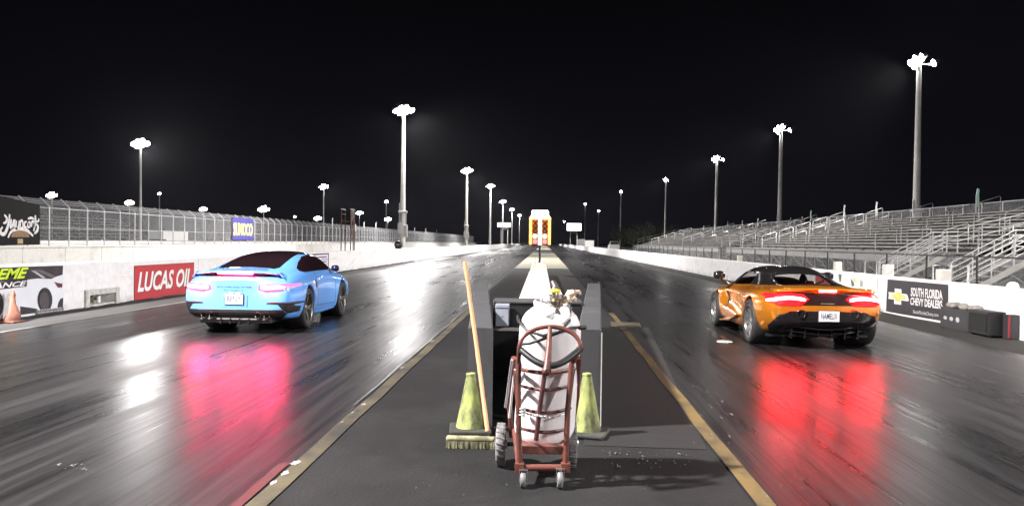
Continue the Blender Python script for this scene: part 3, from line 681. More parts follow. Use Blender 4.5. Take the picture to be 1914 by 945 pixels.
# electrical boxes in front of the right wall
p = atX(1808, 621, XR-0.42)
eb = thing('equipment_case', 'black square equipment case against the right wall, in the middle', 'case', (XR-0.42, p.y, 0))
pf = atX(1848, 590, XR-0.42); wY = p.y-pf.y
MB().bbox((0.0,-wY,0.03),(0.30,0,0.45),0.02).build('case_body', M_BLK, eb)
MB().bbox((-0.012,-wY+0.06,0.09),(0.0,-0.06,0.40),0.006).build('front_grille', mat('speaker_cloth', (0.008,0.008,0.008), 0.9), eb)
for a in (-wY+0.06, -0.06):
    for x in (0.06, 0.25): MB().box((x-0.025,a-0.025,0),(x+0.025,a+0.025,0.032)).build('foot', M_BLK, eb)
pl = atX(1762, 600, XR-0.30)
g1 = thing('equipment_case', 'dark grey panel case with small white logos, left of the black case', 'case', (XR-0.34, p.y+0.02, 0))
L1 = pl.y-p.y
MB().bbox((0.0,0.01,0.0),(0.32,L1,0.40),0.01).build('case_body', mat('charcoal_case', (0.030,0.028,0.030), 0.5, 0, 0.15, 3), g1)
for i, yy in enumerate((0.82, 0.62, 0.42)):
    mb = MB(); n = 12; mb.add([(-0.004, yy*L1+0.07*math.cos(2*PI*k/n), 0.20+(0.05 if i else 0.035)*math.sin(2*PI*k/n)*(1 if i != 1 else .8)) for k in range(n)], [tuple(range(n))]); mb.build('logo', M_SILV, g1)
g2 = thing('equipment_case', 'dark grey case with a red edge at the right end of the cases', 'case', (XR-0.20, pf.y-0.20, 0))
MB().bbox((0.0,0,0.0),(0.18,0.17,0.42),0.01).build('case_body', MATS['charcoal_case'], g2)
MB().bbox((-0.006,-0.012,0.02),(0.03,0.0,0.40),0.004).build('red_edge', mat('red_trim', (0.25,0.02,0.03), 0.5), g2)
rg = MB()
for k in range(9):
    c = (XR-0.2+random.uniform(-.06,.06), p.y+0.04+k*L1/9, 0.43+random.uniform(0,.02)); 
    rg.lathe([(0.001,-0.05),(0.07,-0.04),(0.10,0),(0.07,0.05),(0.001,0.06)], 8, c)
tag(rg.build('cloth_bundle', mat('grey_cloth', (0.24,0.22,0.20), 0.9, 0, 0.4, 9, 0.4)), 'bundle of grey cloth and cable lying on the dark cases by the right wall', 'bundle')
p = atX(1893, 525, 10.4); q = p.z
tag(MB().lathe([(0.135,0),(0.135,q-0.16),(0.13,q-0.10),(0.105,q-0.04),(0.06,q-0.01),(0.001,q)], 20, (p.x, p.y, -0.016)).build('domed_post', M_WHT), 'white dome topped post behind the right wall at the frame edge', 'post')

# ------------------------------------------------------------------ bleachers on the right
NR, X0S, RUN, RISE, ZS = 11, 17.0, 0.63, 0.195, 1.34
def bleacher(label, Y0, Y1, aisles, stairs, detail=True):
    root = thing('bleachers', label, 'bleachers', (X0S, Y0, 0)); L_ = Y1-Y0
    n = max(1, round(L_/ (7.0 if detail else 18)))
    for i in range(NR):
        x = 0.9+i*RUN; z = ZS+0.16+i*RISE
        for k in range(n):
            a, b = L_*k/n+0.02, L_*(k+1)/n-0.02
            MB().box((x, a, z), (x+0.27, b, z+0.045)).build('seat_plank', M_ALU, root)
            MB().box((x-0.33, a, z-0.20), (x-0.03, b, z-0.165)).build('foot_plank', M_ALU, root)
            MB().box((x+0.30, a, z-0.17), (x+0.315, b, z-0.01)).build('riser_plank', M_ALUD, root)
    # front walkway with fascia
    for k in range(n):
        a, b = L_*k/n+0.01, L_*(k+1)/n-0.01
        MB().box((-0.02, a, ZS-0.52), (0.03, b, ZS-0.02)).build('fascia_panel', M_ALUD, root)
        MB().box((0.03, a, ZS-0.08), (0.62, b, ZS-0.035)).build('walkway_plank', M_ALUD, root)
    xb = 0.9+NR*RUN; zt = ZS+0.16+NR*RISE
    # supports
    m = max(2, int(L_/2.4))
    for k in range(m+1):
        y = L_*k/m
        sp = MB(); sp.bar((0.1, y, 0), (0.1, y, ZS-0.09), 0.07, 0.07); sp.bar((xb*0.5, y, 0), (xb*0.5, y, ZS+0.9), 0.07, 0.07); sp.bar((xb, y, 0), (xb, y, zt-0.25), 0.07, 0.07)
        sp.bar((0.1, y, ZS-0.3), (xb, y, zt-0.35), 0.06, 0.09); sp.bar((0.1, y, 0.15), (xb*0.5, y, ZS+0.6), 0.05, 0.05)
        if k < m: sp.bar((0.1, y, 0.1), (0.1, y+L_/m, ZS-0.45), 0.04, 0.04)
        sp.build('support_frame', M_ALUD, root)
    # back guard
    q = max(2, int(L_/2.0)); zg = zt+0.42
    for k in range(q+1):
        y = L_*k/q; MB().bar((xb+0.05, y, zt-0.3), (xb+0.05, y, zg), 0.05, 0.05).build('guard_post', M_GALV, root)
    MB().tube([(xb+0.05, 0, zg), (xb+0.05, L_, zg)], 0.03, 6).build('guard_rail', M_GALV, root)
    MB().add([(xb+0.03,0,zt-0.25),(xb+0.03,L_,zt-0.25),(xb+0.03,L_,zg),(xb+0.03,0,zg)], [(0,1,2,3)]).build('guard_mesh', M_CHAIN, root)
    # end railings and aisle hand rails
    def slope(x): return ZS+0.16+(x-0.9)/RUN*RISE
    for y in (0.0, L_):
        MB().tube([(0.3, y, ZS), (0.3, y, slope(0.3)+1.0), (xb, y, slope(xb)+0.55), (xb, y, slope(xb)-0.2)], 0.03, 6).build('end_rail', M_RAIL, root)
        MB().tube([(0.3, y, slope(0.3)+0.5), (xb, y, slope(xb)+0.2)], 0.025, 6).build('end_rail', M_RAIL, root)
        for x in np.linspace(1.3, xb-0.9, 6): MB().tube([(x, y, slope(x)-0.2), (x, y, slope(x)+0.9)], 0.022, 6).build('rail_post', M_RAIL, root)
    for y in aisles:
        for xa in np.arange(0.75, xb-0.8, 1.35):
            c = xa+1.12; MB().tube([(xa, y, slope(xa)-0.15), (xa, y, slope(xa)+0.78), (xa+0.05, y, slope(xa)+0.84), (c-0.05, y, slope(c)+0.84), (c, y, slope(c)+0.78), (c, y, slope(c)-0.15)], 0.024, 6).build('hand_rail', M_RAIL, root)
            MB().tube([(xa, y, slope(xa)+0.42), (c, y, slope(c)+0.42)], 0.02, 6).build('hand_rail', M_RAIL, root)
    for y in stairs:
        st = 6; x1 = -2.15
        for k in range(st):
            t = (k+0.5)/st; xx = x1*(1-t); zz = (ZS-0.06)*(k+1)/(st+1)
            MB().box((xx-0.16, y-0.6, zz-0.03), (xx+0.16, y+0.6, zz)).build('stair_tread', M_ALU, root)
        for s_ in (-0.62, 0.62):
            MB().bar((x1, y+s_, 0.05), (0, y+s_, ZS-0.1), 0.04, 0.2).build('stringer', M_ALU, root)
            for dz in (0.95, 0.75, 0.55, 0.35): MB().tube([(x1-0.1, y+s_, 0.05+dz), (0.0, y+s_, ZS-0.08+dz), (0.5, y+s_, ZS-0.08+dz)], 0.021, 6).build('stair_rail', M_RAIL, root)
            for t in np.linspace(0, 1, 4): MB().tube([(x1*(1-t)-0.1*(1-t), y+s_, 0.0 + (ZS-0.1)*t), (x1*(1-t)-0.1*(1-t), y+s_, (ZS-0.1)*t+1.0)], 0.025, 6).build('stair_post', M_RAIL, root)
            MB().tube([(x1-0.15, y+s_, 0), (x1-0.15, y+s_, 0.9), (x1-0.75, y+s_, 0.9), (x1-0.75, y+s_, 0)], 0.028, 8).build('end_loop', M_RAIL, root)
        # landing frame on the walkway
        for sgn, dd in ((1, 3.0),):
            f = MB(); yy0, yy1 = y+0.7, y+dd
            f.tube([(-0.05, yy0, ZS), (-0.05, yy0, ZS+1.0), (-0.05, yy1, ZS+1.0), (-0.05, yy1, ZS)], 0.03, 6); f.tube([(-0.05, yy0, ZS+0.5), (-0.05, yy1, ZS+0.5)], 0.022, 6); f.build('landing_rail', M_RAIL, root)
    return root
bleacher('near aluminium bleachers on the right, with aisle hand rails and front stairs', 34.5, 76.0, [2.2, 9.5, 17, 24.5, 32, 38.5], [0.9])
bleacher('bleacher end at the right frame edge, with stairs and loop rails', 21.0, 31.2, [5.0], [8.2])
bleacher('far aluminium bleachers on the right, beyond the near block', 79.5, 150.0, [10, 25, 40, 55], [], False)
# crowd fence between wall and bleachers
XC = 12.0
cf = thing('crowd_fence', 'black post and rail mesh fence in front of the bleachers', 'fence', (XC, 0, 0))
yv = 14.0; zc = 1.30
while yv < 110:
    MB().tube([(0, yv, 0), (0, yv, zc)], 0.032, 8).build('post', M_BLKM, cf); yv += 2.95
MB().tube([(0, 14, zc), (0, 110, zc)], 0.026, 6).build('top_rail', M_BLKM, cf)
MB().add([(0.0,14,0.05),(0.0,110,0.05),(0.0,110,zc),(0.0,14,zc)], [(0,1,2,3)]).build('mesh_panel', M_CHAIN, cf)
for px, pw, py, nm in ((1763, 19, 503, 'white square bollard right of the front bleacher stairs'), (1660, 16, 494, 'white square bollard above the left edge of the black wall banner'), (1566, 12, 489, 'white square bollard above the orange car, left of the others'), (1383, 8, 477, 'small white bollard far along the right wall')):
    p = atX(px, py, 11.3); w = pw*p.y/FPX
    tag(MB().bbox((p.x-w/2, p.y-w/2, -0.02), (p.x+w/2, p.y+w/2, p.z), 0.02).build('bollard', mat('cream_bollard_paint', (0.66,0.62,0.56), 0.6, 0, 0.08, 3)), nm, 'bollard', 'white bollards behind the right wall')
# feather flags on the bleachers
flg = [(1825,352,1400),(1637,377,0),(1577,383,0),(1515,393,0),(1416,408,1),(1387,412,1),(1360,413,1),(1335,420,1),(1315,421,1),(1285,426,1),(1271,429,1)]
nth = ['first','second','third','fourth','fifth','sixth','seventh','eighth','ninth','tenth','eleventh']
for (px, py, _), w in zip(flg, nth):
    p = atX(px, py, 24.6); fl = thing('feather_flag', w+' feather flag from the right along the top of the bleachers', 'flag', (p.x, p.y, 3.0), 0, 'feather flags on the bleachers')
    h = p.z-3.0
    MB().tube([(0,0,-0.3),(0,0,h*0.8),(0.02,-0.12,h)], 0.022, 6).build('flag_pole', M_GALV, fl)
    mb = MB(); vs = []; fs = []
    for i in range(8):
        t = i/7; z = h*(0.45+0.55*t); wd_ = 0.34*math.sin(PI*min(1, 0.25+0.75*(1-t)))+0.02
        vs += [(0.0, -0.02-0.1*max(0,t-.7), z), (0.05*math.sin(t*7), -wd_-0.02, z-0.05)]
        if i: fs.append((2*i-2, 2*i-1, 2*i+1, 2*i))
    mb.add(vs, fs, True).build('flag_cloth', mat('flag_green', (0.10,0.20,0.15), 0.8, 0, 0.3, 3) if nth.index(w) % 3 == 0 else mat('flag_pale', (0.45,0.47,0.44), 0.8, 0, 0.2, 3), fl)
flagsL = [(622,412),(681,418),(703,419),(775,428),(796,429),(816,431)]
for (px, py), w in zip(flagsL, nth):
    p = atX(px, py, XF-0.4); fl = thing('feather_flag', w+' small flag from the left along the far part of the left fence', 'flag', (p.x, p.y, 2.5), 0, 'small flags along the left fence')
    h = p.z-2.5+0.4
    MB().tube([(0,0,-2.5),(0,0,h)], 0.03, 5).build('flag_pole', M_GALV, fl)
    MB().add([(0,0,h),(0.02,-0.5,h-0.25),(0.0,-0.35,h-1.3),(0,0,h-1.2)], [(0,1,2,3)]).build('flag_cloth', MATS['flag_pale'], fl)

# ------------------------------------------------------------------ start lights
TY = 42.0; c = atY(1009, 457, TY)
xt, zt0, zt1 = c.x, c.z, atY(1009, 393, TY).z
tr = thing('start_light_tree', 'tall start light tree glowing amber and green over the centre line', 'start lights', (xt, TY, 0))
wT = 0.56; HT = zt1-zt0
M_ORF = mat('orange_frame_paint', (0.85, 0.30, 0.06), 0.5, 0, 0.1, 5)
MB().tube([(0,0.06,0),(0,0.06,zt0+0.1)], 0.055, 10).build('pole', M_BLKM, tr)
MB().bbox((-0.3,-0.24,0),(0.3,0.36,0.05),0.01).build('base_plate', M_BLKM, tr)
hb = HT*0.80
MB().bbox((-wT,0.0,zt0),(wT,0.14,zt0+hb),0.02).build('back_board', M_ORF, tr)
for s_ in (-1, 1):
    MB().bbox((s_*wT,-0.16,zt0),(s_*(wT-0.13),0.0,zt0+hb),0.015).build('side_frame', emat('amber_side_glow', (1.0, 0.38, 0.11), 3.0, (0.8,0.3,0.06)), tr)  # amber lamplight on the frame is put in as emission
    for i, (zf, m) in enumerate(((0.70, None), (0.54, None), (0.40, 'o'), (0.245, 'g'), (0.09, 'r'))):
        mm = {None: mat('unlit_amber_lens', (0.30, 0.10, 0.02), 0.2), 'o': mat('unlit_amber_lens', (0,0,0)), 'g': emat('green_lamp_glow', (0.45, 1.0, 0.75), 2.6), 'r': emat('red_lamp_glow', (1.0, 0.30, 0.32), 1.6)}[m]
        cc = (s_*0.255, -0.02, zt0+HT*zf)
        MB().lathe([(0.14,0.02),(0.14,-0.10),(0.125,-0.10),(0.125,0.0)], 18, cc, 'Y').build('lamp_hood', M_BLK, tr)
        MB().lathe([(0.125,-0.0),(0.11,-0.035),(0.07,-0.06),(0.001,-0.07)], 18, cc, 'Y').build('lamp_lens', mm, tr)
MB().bbox((-0.085,-0.12,zt0-0.02),(0.085,0.0,zt0+hb),0.01).build('glowing_stem', emat('white_strip_glow', (0.86, 0.92, 1.0), 2.6), tr)  # centre stem, no lamp: its brightness is put in as emission
MB().prism([(x*wT, -0.20, zt0+HT*z) for x, z in ((-1.0,.745),(1.0,.745),(0.82,.86),(-0.82,.86))], (0,0.3,0)).build('stage_lamp_row', emat('amber_lamp_glow', (1.0, 0.62, 0.22), 9.0), tr)
MB().prism([(x*wT, -0.24, zt0+HT*z) for x, z in ((-0.78,.865),(0.78,.865),(0.80,.95),(0.68,1.0),(-0.68,1.0),(-0.80,.95))], (0,0.36,0)).build('top_display', emat('white_display_glow', (1.0, 0.95, 0.95), 8.0), tr)
MB().add([(0.15*math.cos(2*PI*k/14), -0.246, zt0+HT*(0.925+0.022*math.sin(2*PI*k/14))) for k in range(14)], [tuple(range(14))]).build('display_mark', emat('pink_print_glow', (1.0, 0.6, 0.68), 0.9), tr)

# ------------------------------------------------------------------ lit boards far down the track
def board(label, a, b, Y, legs, name='score_board'):
    p0, p1 = atY(a[0], b[1], Y), atY(b[0], a[1], Y); w = p1.x-p0.x
    o = thing(name, label, 'scoreboard', ((p0.x+p1.x)/2, Y, 0), 0, 'lit scoreboards'); h0, h1 = p0.z, p1.z
    MB().bbox((-w/2,0,h0),(w/2,0.5,h1),0.25).build('cabinet', M_DKG, o)
    MB().bbox((-w/2+0.12,-0.06,h0+0.1),(w/2-0.12,0.0,h1-0.1),0.02).build('lit_face', emat('board_glow', (1.0, 0.98, 0.96), 5.0), o)
    for lx in legs: MB().tube([(lx*w,0.25,0),(lx*w,0.25,h0)], 0.16, 8).build('leg', M_POLE, o)
    MB().bbox((-0.2*w,-0.1,h0-0.9),(0.2*w,0.1,h0-0.05),0.1).build('lower_panel', M_DKG, o)
    return o
board('narrow lit white scoreboard far down the left side', (929,416), (955,424.5), 250, (-0.2, -0.1, 0.28))
board('lit white scoreboard far down the right side', (1059,417), (1087,431), 290, (-0.25, 0.2))

# ------------------------------------------------------------------ dark trees past the bleachers
M_LEAF = mat('night_foliage', (0.05, 0.065, 0.03), 0.7, 0, 0.35, 1.2); M_BARK = mat('bark', (0.10,0.08,0.06), 0.9, 0, 0.3, 6)
def tree(label, x, y, h, r, nleaf=2600):
    o = thing('broadleaf_tree', label, 'tree', (x, y, 0), random.random()*6, 'dark trees past the bleachers')
    t = MB(); t.tube([(0,0,0),(0.1,0,h*0.3),(0.0,0.2,h*0.75)], [0.3,0.22,0.08], 8)
    for k in range(7):
        a = k*0.9; t.tube([(0.05,0,h*(0.25+0.06*k)),(r*0.4*math.cos(a),r*0.4*math.sin(a),h*(0.4+0.06*k)),(r*0.75*math.cos(a),r*0.75*math.sin(a),h*(0.48+0.06*k))], [0.1,0.07,0.03], 6)
    t.build('trunk', M_BARK, o)
    cl = [(Vector((random.gauss(0,.45)*r, random.gauss(0,.45)*r, h*(0.62+random.gauss(0,.14)))), random.uniform(.2,.42)*r) for _ in range(26)]
    m = MB(); vs = []; fs = []
    for k in range(nleaf):
        cc, rr = random.choice(cl); d = Vector((random.gauss(0,1),random.gauss(0,1),random.gauss(0,1))).normalized()*rr*random.uniform(.5,1)
        p = cc+d; a = Vector((random.gauss(0,1),random.gauss(0,1),random.gauss(0,1))).normalized()*random.uniform(.12,.28); b = a.orthogonal().normalized()*a.length*0.5
        i = len(vs); vs += [p-a, p+b, p+a, p-b]; fs.append((i,i+1,i+2,i+3))
    m.add(vs, fs).build('crown', M_LEAF, o)
for px, py, X, r, lb in ((1185,425,30,7,'dark tree just left of the fourth right floodlight pole'), (1222,421,34,8,'broad dark tree behind the fourth right floodlight pole'), (1272,428,40,6,'low dark tree behind the far bleachers'), (1165,436,40,6,'small dark tree at the left of the tree group')):
    p = atX(px, py, X); tree(lb, X, p.y, p.z, r)

# ------------------------------------------------------------------ distant vehicles and pit buildings
def simple_vehicle(name, label, cat, loc, rz, L_, W_, H_, m, cab=True, lights=False):
    o = thing(name, label, cat, loc, rz)
    MB().bbox((-W_/2,-L_/2,0.35),(W_/2,L_/2,H_*0.62),0.12).build('body', m, o)
    if cab:
        b = MB(); z0, z1 = H_*0.6, H_
        b.add([(-W_*.46,-L_*.30,z0),(W_*.46,-L_*.30,z0),(W_*.46,L_*.22,z0),(-W_*.46,L_*.22,z0),(-W_*.38,-L_*.20,z1),(W_*.38,-L_*.20,z1),(W_*.38,L_*.08,z1),(-W_*.38,L_*.08,z1)],
              [(4,5,6,7),(0,1,5,4),(1,2,6,5),(2,3,7,6),(3,0,4,7)]); b.build('cabin', m, o)
        g = MB(); g.add([(-W_*.40,-L_*.288,z0+.06),(W_*.40,-L_*.288,z0+.06),(W_*.355,-L_*.224,z1-.06),(-W_*.355,-L_*.224,z1-.06)], [(0,1,2,3)])
        for s_ in (-1,1): g.add([(s_*W_*.462,-L_*.24,z0+.05),(s_*W_*.462,L_*.15,z0+.05),(s_*W_*.395,L_*.06,z1-.08),(s_*W_*.395,-L_*.18,z1-.08)], [(0,1,2,3)])
        g.build('window', M_BLK, o)
    for sx in (-1,1):
        for sy in (-1,1): MB().lathe([(0.02,-.1),(0.30,-.1),(0.34,-.06),(0.34,.06),(0.30,.1),(0.02,.1)], 14, (sx*(W_/2-0.1), sy*L_*.32, 0.34), 'X').build('wheel', M_BLK, o)
    if lights:
        for sx in (-1,1): MB().bbox((sx*W_*.38-.12,-L_/2-.02,.62),(sx*W_*.38+.12,-L_/2+.03,.8),.01).build('headlight', emat('headlight_glow', (1,.95,.9), 25), o)
    return o
M_VW = mat('white_vehicle_paint', (0.72,0.71,0.68), 0.3, 0, 0.04, 2)
p = atX(1147, 463, 13.5); simple_vehicle('parked_pickup', 'white vehicle parked beyond the right wall, left of the bleachers', 'vehicle', (13.5, p.y, 0), 0.0, 4.8, 1.9, 1.9, M_VW)
def trailer(label, px, py, X, L_, W_, H_, m):
    p = atX(px, py, X); o = thing('box_trailer', label, 'trailer', (X, p.y, 0))
    MB().bbox((-W_/2,-L_/2,0.5),(W_/2,L_/2,H_),0.06).build('body', m, o)
    MB().box((-W_/2-.01,-L_/2+.1,1.0),(W_/2+.01,L_/2-.1,1.12)).build('stripe', M_ALUD, o)
    for sx in (-1,1):
        for sy in (0.1,0.28): MB().lathe([(0.02,-.1),(0.33,-.1),(0.36,-.06),(0.36,.06),(0.33,.1),(0.02,.1)], 14, (sx*(W_/2-0.05), -sy*L_, 0.36), 'X').build('wheel', M_BLK, o)
    return o
trailer('small white box trailer beyond the right wall, far down the track', 1101, 459, 11.5, 6, 2.2, 2.2, M_VW)
trailer('grey box trailer beyond the right wall under the lit board', 1085, 457, 13.5, 16, 2.4, 2.9, mat('grey_trailer', (0.30,0.30,0.31), 0.5))
trailer('white trailer parked in the pits behind the left fence', 316, 438, -62, 9, 2.4, 2.7, M_VW)
for px, py, X, lb, lit in ((290, 452, -45, 'dark low car behind the left fence, above the red banner', False), (570, 452, -45, 'dark car behind the left fence, above the blue car roof', False), (212, 432, -95, 'pit car with both headlights on behind the left fence', True), (229, 444, -70, 'pit car with headlights low behind the left fence', True)):
    p = atX(px, py, X); simple_vehicle('parked_car', lb, 'car', (X, p.y, 0), math.radians(-60 if lit else 80), 4.4, 1.8, 1.4, mat('dark_vehicle_paint', (0.02,0.018,0.02), 0.3), True, lit)
# dim bleachers across the pits
pb_ = thing('pit_bleachers', 'dim bleachers across the pits, seen through the left fence', 'bleachers', (-75, 95, 0))
for i in range(8):
    for k in range(4): MB().box((-i*0.9, k*14, 1.0+i*0.55), (-i*0.9-0.5, k*14+13.7, 1.08+i*0.55)).build('seat_plank', M_ALUD, pb_)
for k in range(15):
    MB().bar((0.2, k*4, 0), (0.2, k*4, 1.0), 0.12, 0.12).build('support_frame', M_ALUD, pb_); MB().bar((-7.0, k*4, 0), (-7.0, k*4, 5.3), 0.12, 0.12).build('support_frame', M_ALUD, pb_); MB().bar((0.2, k*4, 0.9), (-7, k*4, 5.1), 0.1, 0.2).build('support_frame', M_ALUD, pb_)

# ------------------------------------------------------------------ guard walls, white divider and gear in the median
M_GRD = worn_mat('charcoal_guard_paint', (0.040, 0.040, 0.043), (0.062, 0.060, 0.060), 0.62, 0.5, 0.7, 2.5, bump=0.2)
def guard(label, near, far, zt):
    o = thing('guard_wall', label, 'guard wall', (near[0], near[1], 0))
    (a, b), (c_, d) = (near[2], near[3]), (far[2], far[3])
    nseg = 3
    for i in range(nseg):
        t0, t1 = i/nseg, (i+1)/nseg
        def P(t, side, z):
            xa = a+(c_-a)*t; xb = b+(d-b)*t; y = near[1]+(far[1]-near[1])*t
            return (((xa if side == 0 else xb)-near[0]), y-near[1], z)
        g = 0.0012
        mb = MB(); cs = 0.012
        ring = lambda t: [P(t,0,0),P(t,0,zt-cs),tuple(Vector(P(t,0,zt))+Vector((cs,0,0))),tuple(Vector(P(t,1,zt))-Vector((cs,0,0))),P(t,1,zt-cs),P(t,1,0)]
        r0, r1 = ring(t0+g), ring(t1-g)
        mb.add(r0+r1, [tuple(range(6)), tuple(range(6,12))[::-1]]+[(k,6+k,6+(k+1)%6,(k+1)%6) for k in range(6)])
        mb.build('guard_block', M_GRD, o)
    return o
Yn, Yf, ZG = 6.75, 14.6, 0.83
def gx(px, py, Y): return atY(px, py, Y).x
gl = guard('long charcoal guard wall left of the tank cart, with broom leaning on it', (gx(898,617,Yn), Yn, gx(875,617,Yn), gx(922,617,Yn)), (0, Yf, gx(890,527,Yf), gx(912,527,Yf)), ZG)
gr = guard('long charcoal guard wall right of the tank cart', (gx(1102,619,Yn), Yn, gx(1079,619,Yn), gx(1124,619,Yn)), (0, Yf, gx(1099,530,Yf), gx(1122,530,Yf)), ZG)
# white edge strip on the right guard
MB().bar((gx(1124,619,Yn)-gr.location.x+0.004, -0.004, 0.02), (gx(1124,619,Yn)-gr.location.x+0.004, -0.004, ZG-0.02), 0.008, 0.008).build('edge_strip', mat('pale_edge', (0.45,0.44,0.43), 0.5), gr)
# cross panel and box between the guards
cp = thing('cross_panel', 'dark steel cross panel joining the two charcoal guard walls', 'panel', (0, 9.4, 0))
a_, b_ = gx(920,566,9.4)+0.01, gx(1090,566,9.4)-0.015
MB().bbox((a_,0,0.0),(b_,0.05,0.84),0.006).build('panel_sheet', M_BLKM, cp)
MB().bbox((a_,-0.02,0.842),(b_,0.42,0.872),0.006).build('top_shelf', M_GRD, cp)
MB().bbox((a_+0.01,-0.03,0.52),(b_-0.01,-0.001,0.56),0.004).build('rail', MATS['pale_edge'], cp)
bx0, bx1 = gx(926,590,9.2), gx(951,590,9.2)
ec = thing('control_box', 'pale blue grey control box mounted left between the guard walls', 'control box', (bx0, 9.2, 0))
MB().bbox((0,0,0.59),(bx1-bx0,0.165,0.83),0.008).build('box_body', mat('blue_grey_paint', (0.22,0.24,0.28), 0.45, 0, 0.1, 6), ec)
MB().bbox((-0.004,-0.008,0.80),(bx1-bx0+0.004,0.17,0.842),0.006).build('lid', MATS['blue_grey_paint'], ec)
MB().box((0.05,-0.004,0.70),(0.08,0.0,0.72)).build('latch', M_GALV, ec)
# white divider with bolts
YD0, YD1, YD2, ZD = 14.4, 22.6, 39.5, 0.57
dv = thing('white_divider', 'bright white low divider block running from the guards to the start lights', 'divider', (0, YD0, 0))
for ya, yb, m in ((YD0, YD1-0.01, M_WHT), (YD1+0.01, YD2, M_WHT)):
    x0a, x1a = (970, 1033), (996, 1020)
    def ed(Y):
        t = (1/Y-1/YD2)/(1/YD0-1/YD2); py = 490+(558-490)*t
        return atY(996+(970-996)*t, py, Y).x, atY(1020+(1033-1020)*t, py, Y).x
    (l0, r0), (l1, r1) = ed(ya), ed(yb); mb = MB(); y0, y1 = ya-YD0, yb-YD0; cs = 0.02
    A = [(l0,0),(l0,ZD-cs),(l0+cs,ZD),(r0-cs,ZD),(r0,ZD-cs),(r0,0)]; B = [(l1,0),(l1,ZD-cs),(l1+cs,ZD),(r1-cs,ZD),(r1,ZD-cs),(r1,0)]
    mb.add([(x,y0,z) for x,z in A]+[(x,y1,z) for x,z in B], [tuple(range(6)), tuple(range(6,12))[::-1]]+[(k,6+k,6+(k+1)%6,(k+1)%6) for k in range(6)]); mb.build('divider_block', m, dv)
for px, py in ((1008.5,531),(1007.5,547)):
    p = atZ(px, py, ZD); MB().lathe([(0.001,0.02),(0.05,0.018),(0.055,0.0)], 10, (p.x, p.y-YD0, ZD)).build('bolt', M_GALV, dv)
for dx in (-0.13, 0.12):
    MB().lathe([(0.001,0.22),(0.05,0.20),(0.065,0.12),(0.05,0.0)], 12, (gx(1008,490,YD2)+dx, YD2-YD0-0.3, ZD)).build('knob', M_WHT, dv)

# ---- tank cart
M_RUST = worn_mat('rust_red_paint', (0.125, 0.036, 0.025), (0.050, 0.019, 0.015), 0.5, 0.46, 0.66, 9, bump=0.15)
M_RUSTD = worn_mat('dark_maroon_paint', (0.075, 0.020, 0.018), (0.035, 0.012, 0.012), 0.5, 0.46, 0.66, 9, bump=0.15)
M_TANK = worn_mat('white_tank_paint', (0.76, 0.73, 0.74), (0.52, 0.48, 0.47), 0.32, 0.60, 0.78, 4, bump=0.04)
M_HOSE = mat('black_rubber_hose', (0.014, 0.014, 0.015), 0.5, 0, 0.2, 20)
M_CHR = mat('worn_chrome', (0.55, 0.54, 0.53), 0.28, 0.9, 0.2, 15)
M_TYRE = mat('tyre_rubber', (0.016, 0.015, 0.015), 0.7, 0, 0.25, 14, 0.2)
M_GTY = worn_mat('dusty_grey_rubber', (0.20, 0.19, 0.19), (0.09, 0.085, 0.085), 0.75, 0.42, 0.6, 14, bump=0.4)
CY = 5.16
tc = thing('tank_cart', 'rust red tubular hand cart carrying the white tank in the median', 'cart', (0, CY, 0))
def C(px, py, Y): p = atY(px, py, Y); return Vector((p.x, p.y-CY, p.z))
zbar = C(1012, 873, 5.12).z
# front uprights, base bar, lower rails
for a, b, c_ in (((971,872),(969,760),(969,672)), ((1057,872),(1061,770),(1069,672))):
    MB().tube([C(*a,5.12), C(*b,5.13), C(*c_,5.16)], 0.0185, 10).build('upright', M_RUST, tc)
MB().tube([C(966,873,5.12), C(1062,873,5.12)], 0.022, 10).build('base_bar', M_RUST, tc)
for px in (971, 1057):
    p = C(px, 872, 5.12); MB().bbox((p.x-0.03,p.y-0.03,p.z-0.032),(p.x+0.03,p.y+0.03,p.z+0.03),0.005).build('corner_block', M_RUST, tc)
for a, b, w in (((971,868,5.12),(962,800,5.62),.022), ((1057,868,5.12),(1052,800,5.62),.022)):
    MB().tube([C(*a), C(*b)], w, 8).build('base_rail', M_RUST, tc)
# rear rails leaning back up the sides of the tank
for a, b, c_ in (((957,815,5.62),(951,740,5.55),(961,668,5.38)), ((1066,815,5.62),(1078,740,5.55),(1082,668,5.38))):
    MB().tube([C(*a), C(*b), C(*c_)], 0.020, 8).build('rear_rail', M_RUST, tc)
for a, b in (((1052,865,5.14),(1073,690,5.24)), ((976,865,5.14),(960,690,5.24))):
    MB().bar(C(*a), C(*b), 0.012, 0.045).build('side_plate', M_RUST, tc)
# handle arch, ring and centre strut
arch = [C(1028-57*math.cos(PI*k/20), 648-38*math.sin(PI*k/20), 5.10+0.04*math.sin(PI*k/20)) for k in range(21)]
MB().tube([C(969,676,5.15)]+arch+[C(1072,676,5.15)], 0.0145, 10).build('handle_arch', M_RUST, tc)
MB().tube([C(1028,611,5.13), C(1026,650,5.07), C(1022,694,4.99)], [0.014, 0.020, 0.029], 10).build('centre_strut', M_RUST, tc)
MB().lathe([(0.001,-0.02),(0.022,-0.018),(0.028,0.0),(0.022,0.02)], 12, tuple(C(1021,694,4.99)), 'Y').build('strut_cap', M_RUST, tc)
